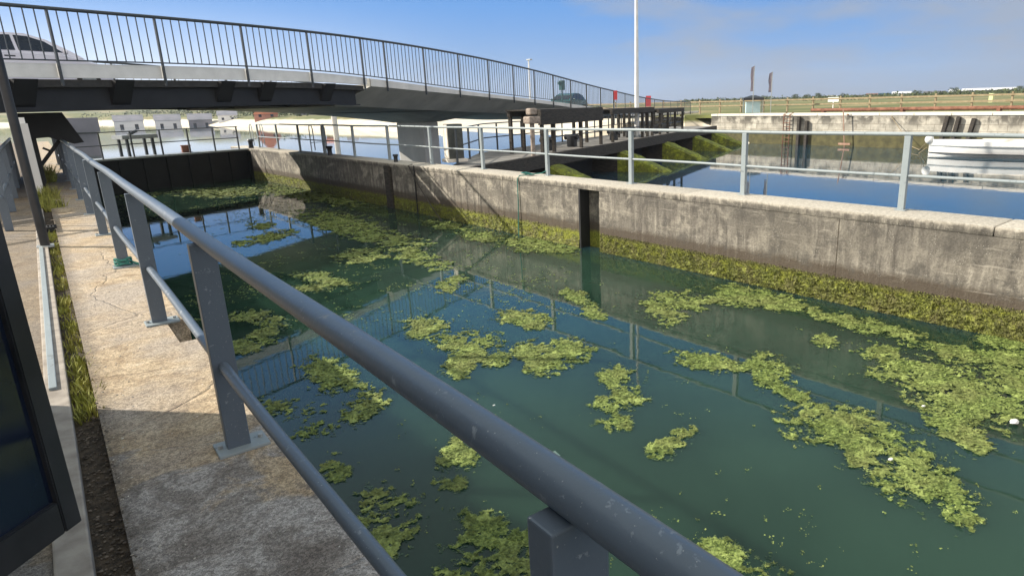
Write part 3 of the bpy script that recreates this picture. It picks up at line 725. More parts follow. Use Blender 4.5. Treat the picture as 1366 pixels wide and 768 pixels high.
# pier with flared head: column under the centre line
pcx = (14.86*math.cos(A_B)+(31.4-18.5)*math.sin(A_B)); pcy = (-14.86*math.sin(A_B)+(31.4-18.5)*math.cos(A_B))
bm = B(); pw = .62
bx(bm, (pcx-pw, pcy-.8, -3), (pcx+pw, pcy+.8, .95), .05); pr = bobj('pier', bm, 'pier_concrete')
bm = B(); loft(bm, [[(pcx-w1, pcy-w2, z), (pcx+w1, pcy-w2, z), (pcx+w1, pcy+w2, z), (pcx-w1, pcy+w2, z)] for w1, w2, z in ((.7, .9, .95), (1.3, 1.8, 1.12), (2.4, 3.0, 1.33), (3.6, 3.6, SOF(pcx)+.12))]); o = bobj('pier_head', bm, 'bridge_concrete', pr)
# near railing
rl = None
bm = B()
tube(bm, [(s, -.03, TOP(s)) for s in np.arange(-15.8, 56, .6)], .04, 10); rl = bobj('railing', bm, 'rail_dark', br, True)
bm = B(); loft(bm, [[(s, -.05, BOT(s)+.05), (s, -.01, BOT(s)+.05), (s, -.01, BOT(s)+.02), (s, -.05, BOT(s)+.02)] for s in np.arange(-15.8, 56, .8)]); bobj('bottom_rail', bm, 'rail_dark', rl)
posts = [-15.5, -13.4, -11.1, -8.75, -6.4, -4.0, -1.6, .75, 3.1, 5.55, 7.92, 10.28, 11.47, 13.76, 16.14, 18.51, 20.81, 23.02, 25.24, 27.54]
while posts[-1] < 54: posts.append(posts[-1]+2.33)
for s in posts:
    bm = B(); bx(bm, (s-.02, -.1, FAS(s)-.12), (s+.02, -.04, TOP(s)-.02), .004); bobj('post', bm, 'rail_dark', rl)
for a, b in zip(posts[:-1], posts[1:]):
    bm = B(); n = max(2, int(round((b-a)/.215)))
    for k in range(1, n):
        s = a+(b-a)*k/n; beam(bm, (s, -.03, BOT(s)+.04), (s, -.03, TOP(s)), .019, .019, up=(1, 0, 0))
    bobj('baluster_panel', bm, 'rail_dark', rl)
# far railing (lower)
bm = B(); tube(bm, [(s, BW-.03, BOT(s)+.66) for s in np.arange(-15.8, 56, .8)], .035, 8); rl = bobj('railing', bm, 'rail_dark', br, True)
for i in range(31):
    s = -15.5+2.33*i; bm = B(); bx(bm, (s-.025, BW-.06, FAS(s)), (s+.025, BW, BOT(s)+.66)); bobj('post', bm, 'rail_dark', rl)
bm = B()
for s in np.arange(-15.5, 54, .3): beam(bm, (s, BW-.03, BOT(s)+.0), (s, BW-.03, BOT(s)+.65), .014, .014, up=(1, 0, 0))
bobj('balusters', bm, 'rail_dark', rl)
# bridge bearing arm at its left end
t = thing('bridge_support', 'black steel swing-bridge support frame with a diagonal strut beside the walkway', 'support frame', (.3, 21, 0))
bm = B(); prism(bm, [(-.2, 1.72), (.62, 1.72), (.92, 1.0), (.72, .97), (.25, 1.15), (-.2, 1.12)], 1, 20.7, 21.3); obj('arm', bm, 'black_steel', t)
bm = B(); bx(bm, (-.25, 20.75, 0), (.02, 21.25, 1.72)); obj('column', bm, 'black_steel', t)
bm = B(); beam(bm, (.0, 21, .5), (.5, 21, 1.12), .08, .08); beam(bm, (.1, 21, .9), (.26, 21, .8), .05, .05); obj('strut', bm, 'black_steel', t)

# ---- cars on the bridge
def make_car(name, label, loc, rot, paintm, L=4.1):
    t = thing(name, label, 'car'); 
    Wd = .86
    prof = [(-2.0, .32), (-2.02, .62), (-1.95, .88), (-1.5, .98), (-.6, 1.0), (.75, .97), (1.35, .86), (1.78, .72), (1.98, .55), (2.0, .32), (1.72, .24), (-1.75, .24)]
    bm = B()
    secs = []
    for y, k in ((-Wd, .94), (-Wd+.08, 1.0), (Wd-.08, 1.0), (Wd, .94)):
        secs.append([(x*k, y, .24+(z-.24)*(k if k < 1 else 1)) for x, z in prof])
    loft(bm, secs); obj('body', bm, paintm, t, True)
    gh = [(-1.75, .92), (-1.35, 1.30), (-.75, 1.45), (.05, 1.46), (.5, 1.34), (1.0, 1.08), (1.32, .88)]
    bm = B(); loft(bm, [[(x, sg*(Wd-.06-.30*(z-.88)), z) for x, z in gh] for sg in (-1, 1)]); obj('roof', bm, paintm, t, True)
    for sgn in (-1, 1):
        for w in ([(-1.3, 1.0), (-1.12, 1.28), (-.72, 1.385), (-.3, 1.40), (-.3, 1.02)], [(-.22, 1.02), (-.22, 1.40), (.08, 1.39), (.45, 1.28), (.82, 1.02)]):
            bm = B()
            vs = [bm.verts.new((x, sgn*(Wd-.06-.30*(z-.88)+.012), z)) for x, z in w]; bm.faces.new(vs if sgn < 0 else vs[::-1])
            r = bmesh.ops.extrude_face_region(bm, geom=bm.faces[:]); bmesh.ops.translate(bm, verts=[v for v in r['geom'] if isinstance(v, bmesh.types.BMVert)], vec=(0, -sgn*.02, 0))
            obj('side_window', bm, 'glass', t)
        bm = B(); bx(bm, (-.62, sgn*(Wd-.005)-.012, .85), (-.38, sgn*(Wd-.005)+.012, .885), .004); obj('door_handle', bm, 'black_paint', t)
        bm = B(); ball(bm, (.78, sgn*.93, 1.02), .09, (.6, 1, .8)); obj('wing_mirror', bm, paintm, t, True)
        bm = B(); ball(bm, (1.82, sgn*.62, .66), .12, (.8, 1.1, .7)); obj('headlight', bm, 'white_paint', t, True)
        for x in (-1.28, 1.28):
            bm = B(); bmesh.ops.create_cone(bm, cap_ends=True, segments=24, radius1=.31, radius2=.31, depth=.2, matrix=Matrix.Translation((x, sgn*.78, .31)) @ Matrix.Rotation(math.pi/2, 4, 'X')); wq = obj('wheel', bm, 'tyre', t, True)
            bm = B(); bmesh.ops.create_cone(bm, cap_ends=True, segments=16, radius1=.19, radius2=.19, depth=.22, matrix=Matrix.Translation((x, sgn*.78, .31)) @ Matrix.Rotation(math.pi/2, 4, 'X')); obj('rim', bm, 'galv', wq, True)
    bm = B(); prism(bm, [(.62, 1.30), (1.14, 1.02), (1.10, 1.0), (.58, 1.28)], 1, -.62, .62); obj('windscreen', bm, 'glass', t)
    t.location = loc; t.rotation_euler = (0, 0, rot)
    return t
def Bp(s, y, z=None):
    c, sn = math.cos(A_B), math.sin(A_B)
    return Vector((s*c-y*sn, 18.5+s*sn+y*c, FAS(s)+.03 if z is None else z))
# ---- sluice
sl = thing('sluice_weir', 'concrete tidal sluice with dark openings and algae-green sloping piers', 'sluice', (10, 17.2, 0))
SA = math.atan(.5); sl.rotation_euler.z = SA
def sobj(name, bm, mat, parent=sl, smooth=False):
    o = obj(name, bm, mat, None, smooth); o.parent = parent; return o
SL = 30.5
bm = B(); prism(bm, [(-.55, 0), (SL, 0), (SL, 3.4), (5.3, 3.4), (-.1, 1.0)], 2, -.42, -.1); sobj('deck', bm, 'old_concrete')
bm = B(); bx(bm, (-.4, -.03, -.52), (SL, .16, -.07), .01); sobj('edge_beam', bm, 'dark_timber')
bm = B(); bx(bm, (5.3, 3.0, -3), (SL, 3.35, -.42)); sobj('back_wall', bm, 'black_steel')
bm = B(); prism(bm, [(-.5, .15), (3.3, .15), (3.3, 2.35), (0, .9)], 2, -3, -.425); sobj('abutment', bm, 'lock_wall')
for s, wd in ((5.0, 1.1), (12.0, 1.1), (18.7, 1.1), (25.0, 1.1), (30.2, 1.4)):
    bm = B()
    nx, ny = 8, 14; rows = []
    def top(v):   # v 0..1 from deck to nose
        return -.44-1.25*v**1.1
    for i in range(nx+1):
        col = []
        for j in range(ny+1):
            v = j/ny; x = s+wd*(i/nx-.5)*(1-.1*v); y = .1-3.0*v
            edge = 1-abs(i/nx-.5)*2
            z = top(v)-.10*(1-min(1, edge*3))+.05*noise.fractal(Vector((x*3, y*3, s)), 1, 2, 4)
            col.append(bm.verts.new((x, y, z)))
        rows.append(col)
    for i in range(nx):
        for j in range(ny): bm.faces.new((rows[i][j], rows[i+1][j], rows[i+1][j+1], rows[i][j+1]))
    # sides
    for side in (rows[0], rows[-1]):
        low = [bm.verts.new((v.co.x, v.co.y, -3)) for v in side]
        for j in range(ny): bm.faces.new((side[j], side[j+1], low[j+1], low[j]))
    low = [bm.verts.new((r_[-1].co.x, r_[-1].co.y, -3)) for r_ in rows]
    for i in range(nx): bm.faces.new((rows[i][-1], rows[i+1][-1], low[i+1], low[i]))
    sobj('pier', bm, 'moss', sl, True)
    bm = B(); bx(bm, (s-wd*.5, .1, -3), (s+wd*.5, 2.95, -.43)); sobj('pier_wall', bm, 'dark_timber')
for s in (8.5, 15.4, 21.9, 27.7):
    bm = B(); bx(bm, (s-2.6, 1.2, -3), (s+2.6, 1.35, -.5)); sobj('sluice_gate', bm, 'black_steel')
# winding frames on the deck
def Sp(s, y, z=0):
    c, sn = math.cos(SA), math.sin(SA); return Vector((10+s*c-y*sn, 17.2+s*sn+y*c, z))
for idx, (a, b, h, pt, lab) in enumerate(((4.9, 10.4, 1.42, .5, 'nearest dark timber winding frame over the sluice, with a deep top board'), (11.8, 17.5, 1.33, .2, 'middle dark timber winding frame over the sluice'), (18.6, 23.3, 1.22, .18, 'farthest dark timber winding frame over the sluice'))):
    t = thing('winding_frame', lab, 'frame', Sp(a, .5, -.1), 'winding frames over the sluice'); t.rotation_euler.z = SA
    Lf = b-a
    bm = B(); bx(bm, (-.15, -.12, h-pt+.1), (Lf+.15, .02, h+.1), .01); bx(bm, (-.1, 1.2, h-.1), (Lf+.1, 1.32, h+.1)); bx(bm, (-.15, -.1, h+.1), (Lf+.15, 1.35, h+.15)); o = obj('top_beam', bm, 'dark_timber', None); o.parent = t
    for fr in ((0, .17, .62, 1), (0, .72, .86, 1), (.05, .36, .66, 1))[idx]:
        for y in (-.05, 1.25):
            bm = B(); x = Lf*fr; bx(bm, (x-.06, y-.06, 0), (x+.06, y+.06, h), .008); o = obj('leg', bm, 'dark_timber', None); o.parent = t
    for k in range(nn_ := 2):
        bm = B(); x = Lf*(.3+.4*k); bx(bm, (x-.15, .4, 0), (x+.15, .75, .45), .03); tube(bm, [(x, .3, .4), (x, .9, .4)], .11, 12); o = obj('winch', bm, 'black_paint', None, True); o.parent = t
    bm = B(); tube(bm, [(0, .02, .55), (Lf, .02, .55)], .025, 8); o = obj('guard_rail', bm, 'rail_dark', None); o.parent = t
bm = B(); p = Sp(3.9, .3, 0)
tube(bm, [p+Vector((0, 0, -.1)), p+Vector((0, 0, 1.0))], .08, 12); bx(bm, (p.x-.24, p.y-.2, 1.0), (p.x+.24, p.y+.2, 1.25), .06); bx(bm, (p.x-.15, p.y-.15, 1.3), (p.x+.15, p.y+.15, 1.52), .05)
obj('gate_motor', bm, simple('motor_brown', (.20, .16, .13), (.36, .30, .25), 12, .7, .2), None, label='brownish gate motor head on a stout post left of the nearest winding frame', category='motor')
t = thing('railing', 'thin dark railing along the back edge of the sluice deck', 'railing', Sp(0, 3.2, -.1)); t.rotation_euler.z = SA
for z, nm in ((1.08, 'top_rail'), (.55, 'middle_rail')):
    bm = B(); tube(bm, [(.3, -2.2, z), (5.3, 0, z), (30, 0, z)], .022, 8); o = obj(nm, bm, 'rail_dark', None); o.parent = t
for k in range(16):
    bm = B(); x = .35+1.97*k; yy = min(0, -2.2+(x-.3)*.44); bx(bm, (x-.025, yy-.025, 0), (x+.025, yy+.025, 1.08)); o = obj('post', bm, 'rail_dark', None); o.parent = t
# mast
mp_ = Vector((24.0, 25.1, -.1))
t = thing('mast', 'tall white tapered mast rising from the sluice deck into the sky', 'mast', mp_)
bm = B(); tube(bm, [mp_, mp_+Vector((0, 0, 3.5)), mp_+Vector((0, 0, 12))], [.125, .10, .05], 16); obj('shaft', bm, 'mast_paint', t, True)
bm = B(); tube(bm, [mp_, mp_+Vector((0, 0, .12))], .24, 16); obj('foot_flange', bm, 'galv', t, True)

# ================================================================== RIGHT QUAY, BOAT, BASIN DETAILS
q = thing('quay_wall', 'pale masonry quay wall with dark drain stains and a green tide band across the basin', 'wall', (40, 0, 0))
def quay_mat():
    m, t, b = newmat('quay_masonry'); co = coords(t); s = sep(t, co)
    cy = t.nodes.new('ShaderNodeCombineXYZ'); t.links.new(s[1], cy.inputs[0]); t.links.new(s[2], cy.inputs[1])
    bk = nd(t, 'ShaderNodeTexBrick'); bk.inputs['Scale'].default_value = 1; bk.inputs['Brick Width'].default_value = .95; bk.inputs['Row Height'].default_value = .36; bk.inputs['Mortar Size'].default_value = .018
    bk.inputs['Color1'].default_value = (.46, .43, .36, 1); bk.inputs['Color2'].default_value = (.56, .53, .45, 1); bk.inputs['Mortar'].default_value = (.30, .27, .22, 1)
    t.links.new(cy.outputs[0], bk.inputs['Vector'])
    c = mixc(t, .85, bk.outputs[0], ramp(t, nz(t, co, 1.5, 7, .65), [(.3, .35), (.7, 1.25)]), 'MULTIPLY')
    st = coords(t, (1, 1, .8)); bl = ramp(t, nz(t, st, .95, 6, .6, .5), [(.47, 0), (.56, 1)])
    zt = ramp(t, s[2], [(.0, 0), (.01, 1)])
    f = t.nodes.new('ShaderNodeMapRange'); f.inputs['From Min'].default_value = -.35; f.inputs['From Max'].default_value = .25; t.links.new(s[2], f.inputs['Value'])
    c = mixc(t, mth(t, 'MULTIPLY', bl, mth(t, 'MULTIPLY', f.outputs[0], .85)), c, (.07, .065, .055))
    g = t.nodes.new('ShaderNodeMapRange'); g.inputs['From Min'].default_value = -.38; g.inputs['From Max'].default_value = -.5
    t.links.new(mth(t, 'ADD', s[2], mth(t, 'MULTIPLY', nz(t, co, 2, 5), .1)), g.inputs['Value'])
    gc = ramp(t, nz(t, co, 2.5, 6), [(.3, (.05, .048, .022)), (.7, (.12, .11, .045))])
    c = mixc(t, g.outputs[0], c, gc)
    t.links.new(c, b.inputs['Base Color']); b.inputs['Roughness'].default_value = .9
    return m
M['quay'] = quay_mat()
bm = B(); bx(bm, (40, -30, -3), (41.4, 33.6, .50)); obj('masonry', bm, 'quay', q)
bm = B(); y = -30
while y < 33.4:
    bx(bm, (39.94, y+.012, .50), (41.0, min(y+2.1, 33.62)-.012, .66), .02); y += 2.1
obj('coping', bm, 'cream', q)
bm = B(); prism(bm, [(40.05, 33.6), (46, 39), (46, 46), (41.4, 33.6)], 2, -3, .3); obj('return_wall', bm, 'quay', q)
bm = B(); bx(bm, (41.0, -30, .3), (46, 33.5, .58)); obj('quay_pavement', bm, 'sand', kind='structure')
# ladder on quay
bm = B()
for yy in (26.6, 27.1): tube(bm, [(39.85, yy, -1.6), (39.85, yy, .62), (40.2, yy, .7)], .035, 6)
for k in range(9): tube(bm, [(39.85, 26.6, -1.45+.25*k), (39.85, 27.1, -1.45+.25*k)], .025, 6)
obj('ladder', bm, 'rust', label='rusty vertical ladder fixed to the quay wall across the basin', category='ladder')
for i, (y, z0, z1, lab) in enumerate(((25.9, -1.5, .45, 'dark timber fender pile just right of the rusty quay ladder'), (25.3, -1.5, .2, 'short dark fender pile on the quay wall, second right of the ladder'), (16.6, -1.0, .5, 'leftmost of the three dark fender piles behind the white boat'), (16.0, -1.2, .45, 'middle one of the three dark fender piles behind the white boat'), (15.2, -1.1, .35, 'rightmost of the three dark fender piles behind the white boat'))):
    bm = B(); beam(bm, (39.86, y, z0), (39.86, y-.25*(i > 1), z1), .22, .2, up=(1, 0, 0), bev=.02)
    obj('fender_pile', bm, 'dark_timber', label=lab, category='fender', group='timber fenders on the quay')
# cross-shaped marker
bm = B(); tube(bm, [(39.6, 22.3, -1.6), (39.6, 22.6, .9)], .035, 8); bx(bm, (39.55, 21.95, -1.28), (39.65, 22.75, -1.16)); bx(bm, (39.85, 22.4, .55), (40.1, 22.5, .62))
obj('tide_marker', bm, 'orange', label='thin tilted pole with an orange crossbar standing against the quay wall', category='marker')
# lamp-like white post
# white launch
bt = thing('boat', 'long white open boat with a fender ball on its bow, moored by the quay', 'boat', (36.1, 15.6, ZW))
def boat_sec(v):
    w = .95*(1-max(0, (v-.62)/.38)**2.2)*(1 if v > .1 else .9+v); return max(w, .05)
LB = 9.0
secs = []
for i in range(25):
    v = i/24; w = boat_sec(v); x = v*LB; sh = .72+.10*v*v
    secs.append([(x, -w, sh), (x, -w*1.0, sh-.12), (x, -w*.93, .25), (x, -w*.6, -.15), (x, w*.6, -.15), (x, w*.93, .25), (x, w, sh-.12), (x, w, sh), (x, w*.86, sh), (x, w*.8, sh-.18), (x, -w*.8, sh-.18), (x, -w*.86, sh)])
bm = B(); loft(bm, secs); hull = obj('hull', bm, 'white_boat', None, True); hull.parent = bt
for z, h_ in ((.50, .05), (.14, .035)):
    bm = B()
    for sg in (-1, 1):
        loft(bm, [[(i/24*LB, sg*(boat_sec(i/24)*(.985 if z > .3 else .86)), z), (i/24*LB, sg*(boat_sec(i/24)+.035), z), (i/24*LB, sg*(boat_sec(i/24)+.035), z+h_), (i/24*LB, sg*(boat_sec(i/24)*(.985 if z > .3 else .86)), z+h_)] for i in range(25)])
    o = obj('rubbing_strake' if z > .3 else 'waterline_band', bm, 'galv' if z > .3 else 'black_paint', None, True); o.parent = bt
bm = B(); ball(bm, (LB+.02, 0, .80), .22, (1, 1, 1.05), 16); o = obj('bow_fender', bm, 'white_boat', None, True); o.parent = bt
bm = B(); 
for x in (2.2, 4.4, 6.4): bx(bm, (x-.15, -boat_sec(x/LB)*.8, .58), (x+.15, boat_sec(x/LB)*.8, .62))
o = obj('thwart', bm, 'white_boat', None); o.parent = bt
bm = B(); loft(bm, [[(x, -boat_sec(x/LB)*.55, .74), (x, boat_sec(x/LB)*.55, .74), (x, boat_sec(x/LB)*.45, .86), (x, -boat_sec(x/LB)*.45, .86)] for x in (1.0, 2.5, 4.5, 6.0, 6.6)]); o = obj('coaming', bm, 'cream', None, True); o.parent = bt
for x in (5.2, 3.1):
    bm = B(); bx(bm, (x-.04, -boat_sec(x/LB)-.03, .70), (x+.04, -boat_sec(x/LB)+.08, .78), .01); o = obj('cleat', bm, 'galv', None); o.parent = bt
bdir = (onz(1366, 210, ZW)-onz(1232, 207, ZW)).normalized()
bow = onz(1238, 207, ZW)
bt.rotation_euler.z = math.atan2(-bdir.y, -bdir.x)
bt.location = (bow.x+bdir.x*LB, bow.y+bdir.y*LB, ZW)
bm = B()
tube(bm, [bow+Vector((0, .1, .7)), bow+Vector((1.4, 1.1, .15)), bow+Vector((3.2, 2.4, .2)), Vector((40, bow.y+4.2, .55))], .02, 6)
tube(bm, [bow+Vector((0, .1, .4)), bow+Vector((.9, .9, -.02)), bow+Vector((1.6, 1.8, -.1))], .02, 6)
obj('mooring_or_shadow_line', bm, 'wood_fence', None, True, label='pale slack mooring line from the white boat to the quay', category='rope')

# timber fence, rusty pipe, kiosk, banners, signs behind the quay
t = thing('fence', 'low post-and-rail timber fence running along the land behind the quay', 'fence', (50, 0, .5))
for z, nm in ((1.0, 'top_rail'), (.6, 'middle_rail')):
    bm = B(); loft(bm, [[(50+(y < 0)*0, y, z+.5*1), (50.06, y, z+.5), (50.06, y, z+.62), (50, y, z+.62)] for y in np.linspace(-25, 62, 30)]); obj(nm, bm, 'wood_fence', t)
for k in range(36):
    bm = B(); y = -25+2.45*k; bx(bm, (50.07, y-.06, .2), (50.2, y+.06, 1.75)); obj('post', bm, 'wood_fence', t)
bm = B(); tube(bm, [(46.3, -28, .80), (46.3, 20, .78), (46.2, 29, .76)], .13, 10)
for y in range(-26, 29, 6): bx(bm, (46.1, y-.1, .4), (46.5, y+.1, .8))
obj('pipe', bm, 'rust', None, True, label='long rusty pipe lying on low blocks behind the quay coping', category='pipe')
for i, (px_, yt, yb, lab) in enumerate(((1004, 88, 146, 'taller dark feather banner on a thin pole behind the quay'), (1028, 96, 146, 'shorter dark feather banner on a thin pole behind the quay'))):
    v = CF*FPX + CR*(px_-PX) + CU*(PY-yb); v = v*(58/math.hypot(v.x, v.y)); p = CPOS+v; p.z = .5
    zt = CAMZ + (lambda r: r.z*(58/math.hypot(r.x, r.y)))(CF*FPX + CR*(px_-PX) + CU*(PY-yt))
    t = thing('banner', lab, 'banner', p, 'feather banners behind the quay')
    bm = B(); tube(bm, [p, p+Vector((0, 0, zt-p.z))], .03, 8); obj('pole', bm, 'galv', t)
    bm = B(); hgt = 2.0 if i == 0 else 1.6
    prism(bm, [(p.y-.04, zt), (p.y+.28, zt-.12), (p.y+.34, zt-.7), (p.y+.26, zt-hgt*.7), (p.y+.3, zt-hgt), (p.y+.02, zt-hgt)], 0, p.x-.015, p.x+.015); obj('cloth', bm, simple('banner_cloth%d' % i, (.04, .04, .06), (.10, .08, .10), 3, .8, 0), t)
kp = Vector((52.5, 39.0, .5)); v = CF*FPX + CR*(1004-PX) + CU*(PY-148); v = v*(60/math.hypot(v.x, v.y)); kp = Vector((v.x, v.y, .5))
t = thing('kiosk', 'small kiosk with a dark canopy and pale blue front beside the feather banners', 'kiosk', kp); t.rotation_euler.z = rad(-50)
bm = B(); bx(bm, (-.6, -.6, 0), (.6, .6, 1.0), .02); o = obj('counter', bm, simple('pale_blue', (.45, .62, .70), (.52, .68, .75), 3, .6, 0), None); o.parent = t
bm = B(); loft(bm, [[(-w1, -w1, z), (w1, -w1, z), (w1, w1, z), (-w1, w1, z)] for w1, z in ((.85, 1.1), (.85, 1.3), (.2, 1.5))]); o = obj('canopy', bm, 'black_paint', None); o.parent = t
for sx in (-1, 1):
    for sy in (-1, 1):
        bm = B(); bx(bm, (sx*.78-.03, sy*.78-.03, -.2), (sx*.78+.03, sy*.78+.03, 1.15)); o = obj('leg', bm, 'galv', None); o.parent = t

def far_pt(px_, py_, dist):
    v = CF*FPX + CR*(px_-PX) + CU*(PY-py_); v = v*(dist/math.hypot(v.x, v.y)); return CPOS+v
def far_building(px0, px1, ytop, dist, mats, label, depth=12, roof='flat', name='warehouse'):
    a = far_pt(px0, ytop, dist); b = far_pt(px1, ytop, dist); zt = max(a.z, b.z)
    g = min(land_h(a.x, a.y), land_h(b.x, b.y))-.5
    d = (b-a); d.z = 0; L = d.length; d.normalize(); n = Vector((-d.y, d.x, 0))
    if n.dot(Vector((a.x, a.y, 0))) < 0: n = -n
    zt = max(zt, g+(3.4 if name == 'house' else 1.6))
    t = thing(name, label, 'building', ((a.x+b.x)/2, (a.y+b.y)/2, g), 'distant buildings')
    def P(s, o, z): return Vector((a.x, a.y, 0))+d*s+n*o+Vector((0, 0, z))
    H_ = zt-g; rt = H_*(.42 if roof == 'cross' else .22)
    bm = B(); vs = [bm.verts.new(P(s, o, z)) for z in (g, zt-rt) for s, o in ((0, 0), (L, 0), (L, depth), (0, depth))]
    for f in ((0, 1, 5, 4), (1, 2, 6, 5), (2, 3, 7, 6), (3, 0, 4, 7), (4, 5, 6, 7)): bm.faces.new([vs[i] for i in f])
    obj('wall', bm, mats[0], t)
    bm = B(); e = .2
    if roof == 'gable':
        vs = [bm.verts.new(p) for p in (P(-e, -e, zt-rt), P(L+e, -e, zt-rt), P(L+e, depth+e, zt-rt), P(-e, depth+e, zt-rt), P(-e, depth/2, zt+rt*.6), P(L+e, depth/2, zt+rt*.6))]
        for f in ((0, 1, 5, 4), (2, 3, 4, 5), (0, 4, 3), (1, 2, 5)): bm.faces.new([vs[i] for i in f])
    elif roof == 'cross':   # gable end faces the viewer
        vs = [bm.verts.new(p) for p in (P(-e, -e, zt-rt), P(L/2, -e, zt+rt), P(L+e, -e, zt-rt), P(-e, depth, zt-rt), P(L/2, depth, zt+rt), P(L+e, depth, zt-rt))]
        for f in ((0, 1, 4, 3), (1, 2, 5, 4), (0, 2, 1), (3, 4, 5)): bm.faces.new([vs[i] for i in f])
    else:
        vs = [bm.verts.new(P(s, o, z)) for z in (zt-rt+.01, zt) for s, o in ((-e, -e), (L+e, -e), (L+e, depth+e), (-e, depth+e))]
        for f in ((0, 1, 5, 4), (1, 2, 6, 5), (2, 3, 7, 6), (3, 0, 4, 7), (4, 5, 6, 7)): bm.faces.new([vs[i] for i in f])
    obj('roof', bm, mats[1], t)
    nw = max(2, int(L/(H_*.9)))
    if name == 'shed': nw = 0
    for k in range(min(nw, 9)):
        s = L*(k+.5)/min(nw, 9); ww = L/min(nw, 9)*.25
        bm = B(); vs = [bm.verts.new(P(x, -.06, z)) for x, z in ((s-ww*.5, g+H_*.42), (s+ww*.5, g+H_*.42), (s+ww*.5, g+H_*.60), (s-ww*.5, g+H_*.60))]; bm.faces.new(vs)
        r = bmesh.ops.extrude_face_region(bm, geom=bm.faces[:]); bmesh.ops.translate(bm, verts=[v for v in r['geom'] if isinstance(v, bmesh.types.BMVert)], vec=n*.05)
        obj('window', bm, 'glass', t)
M['brick'] = simple('brick_red', (.34, .15, .11), (.44, .22, .16), .4, .9, 0)
M['teal'] = simple('teal_sheet', (.03, .09, .12), (.05, .12, .15), .3, .6, 0)
M['pale'] = simple('pale_sheet', (.62, .64, .66), (.74, .75, .76), .2, .6, 0)
M['slate'] = simple('slate', (.14, .15, .18), (.22, .22, .26), .4, .8, 0)
M['tile'] = simple('roof_tile', (.42, .15, .09), (.55, .23, .14), .6, .8, 0)
far_building(1156, 1171, 125, 420, ('brick', 'brick'), 'red brick building left of the dark teal shed on the right horizon')
far_building(1172, 1189, 124.5, 415, ('teal', 'teal'), 'dark teal shed on the right horizon')
far_building(1190, 1216, 123.5, 430, ('pale', 'pale'), 'white warehouse immediately right of the dark teal shed on the horizon', roof='gable')
far_building(1232, 1262, 122, 460, ('pale', 'slate'), 'pale warehouse left of the widest white shed on the right horizon')
far_building(1266, 1280, 120.5, 450, ('pale', 'pale'), 'small white building just left of the widest white shed', roof='gable')
far_building(1283, 1357, 119.5, 520, ('slate', 'pale'), 'widest low white-roofed shed at the far right of the horizon', roof='gable')
far_building(1136, 1153, 127, 440, ('slate', 'slate'), 'low slate-grey building left of the red brick one')
far_building(1104, 1116, 127.5, 400, ('brick', 'pale'), 'small pinkish building above the white sign on the right horizon')
# harbour town on the far left bank, seen under the bridge
far_building(337, 369, 143, 175, ('brick', 'tile'), 'red barn with an orange roof on the far bank under the bridge', 14, 'cross', 'barn')
far_building(393, 420, 155, 210, ('slate', 'slate'), 'low dark building right of the orange-roofed barn', 10)
k = 0
desc = ['white-walled cottage', 'brick cottage', 'grey-walled cottage', 'cream cottage with a tiled roof']
for (a, b, y, d_, mw, mr, lab) in ((432, 444, 152, 186, 'brick', 'tile', 'small brick cottage left of the pale post on the far bank'), (460, 474, 151, 198, 'pale', 'slate', 'white cottage right of the pale post on the far bank'), (478, 490, 149, 210, 'brick', 'slate', 'brick cottage with slate roof nearest the bridge pier'), (290, 316, 154, 204, 'pale', 'slate', 'pale long house left of the orange-roofed barn'), (250, 282, 155, 210, 'slate', 'slate', 'terrace on the left bank, greyed to stand for haze'), (205, 240, 156, 217, 'pale', 'slate', 'hazy white terrace on the far left bank'), (150, 190, 157, 223, 'pale', 'slate', 'hazy white building furthest left on the far bank')):  # the slate-walled terrace carries haze in its grey colour
    far_building(a, b, y, d_, (mw, mr), lab, 10, 'gable', 'house')
# low grey mass behind the gate: landing stage shed
far_building(84, 126, 158, 66, ('slate', 'slate'), 'plain grey shed beyond the lock gate, left of the harbour water', 8, 'flat', 'shed')
# hedges and trees on the horizon
def leafy(bm, c, rx, rz, n):
    for _ in range(n):
        a = random.uniform(0, 6.283); u = random.uniform(-1, 1); r = random.uniform(.55, 1)
        p = c+Vector((rx*r*math.cos(a)*math.sqrt(1-u*u), rx*r*math.sin(a)*math.sqrt(1-u*u), rz*r*u))
        s = rx*random.uniform(.10, .24)
        q_ = [Vector((random.uniform(-1, 1), random.uniform(-1, 1), random.uniform(-1, 1)))*s for _ in range(3)]
        bm.faces.new([bm.verts.new(p+x) for x in q_])
M['leaf'] = simple('tree_leaves', (.035, .055, .018), (.08, .10, .035), .5, .9, 0)
M['bark'] = simple('bark', (.06, .045, .03), (.10, .08, .06), 3, .9, 0)
trees = [(1272, 121.5, 330, 'broad dark bush breaking the skyline in front of the white buildings'), (1062, 130, 380, 'round far tree left of the pinkish building'), (1078, 129.5, 370, 'second far tree beside the pinkish building'), (1020, 131.5, 420, 'small far tree just left of the shorter banner'), (1362, 117.5, 400, 'far tree at the extreme right of the horizon'), (1224, 123.5, 360, 'low tree between two white buildings on the horizon'), (1126, 127, 390, 'bushy far tree between the pinkish and grey buildings'), (1092, 129.5, 360, 'dark green far tree left of the small pinkish building')]
for px_, yt, dist, lab in trees:
    p = far_pt(px_, yt, dist); g = land_h(p.x, p.y); H_ = max(p.z-g, 3.5); p.z = g
    t = thing('tree', lab, 'tree', p, 'trees on the horizon')
    bm = B(); tube(bm, [p-Vector((0, 0, .3)), p+Vector((0, 0, H_*.5))], [H_*.05, H_*.03], 6); obj('trunk', bm, 'bark', t)
    bm = B()
    for _ in range(5): leafy(bm, p+Vector((random.uniform(-.4, .4)*H_, random.uniform(-.4, .4)*H_, H_*random.uniform(.45, .7))), H_*.38, H_*.28, 130)
    obj('crown', bm, 'leaf', t)
bm = B()
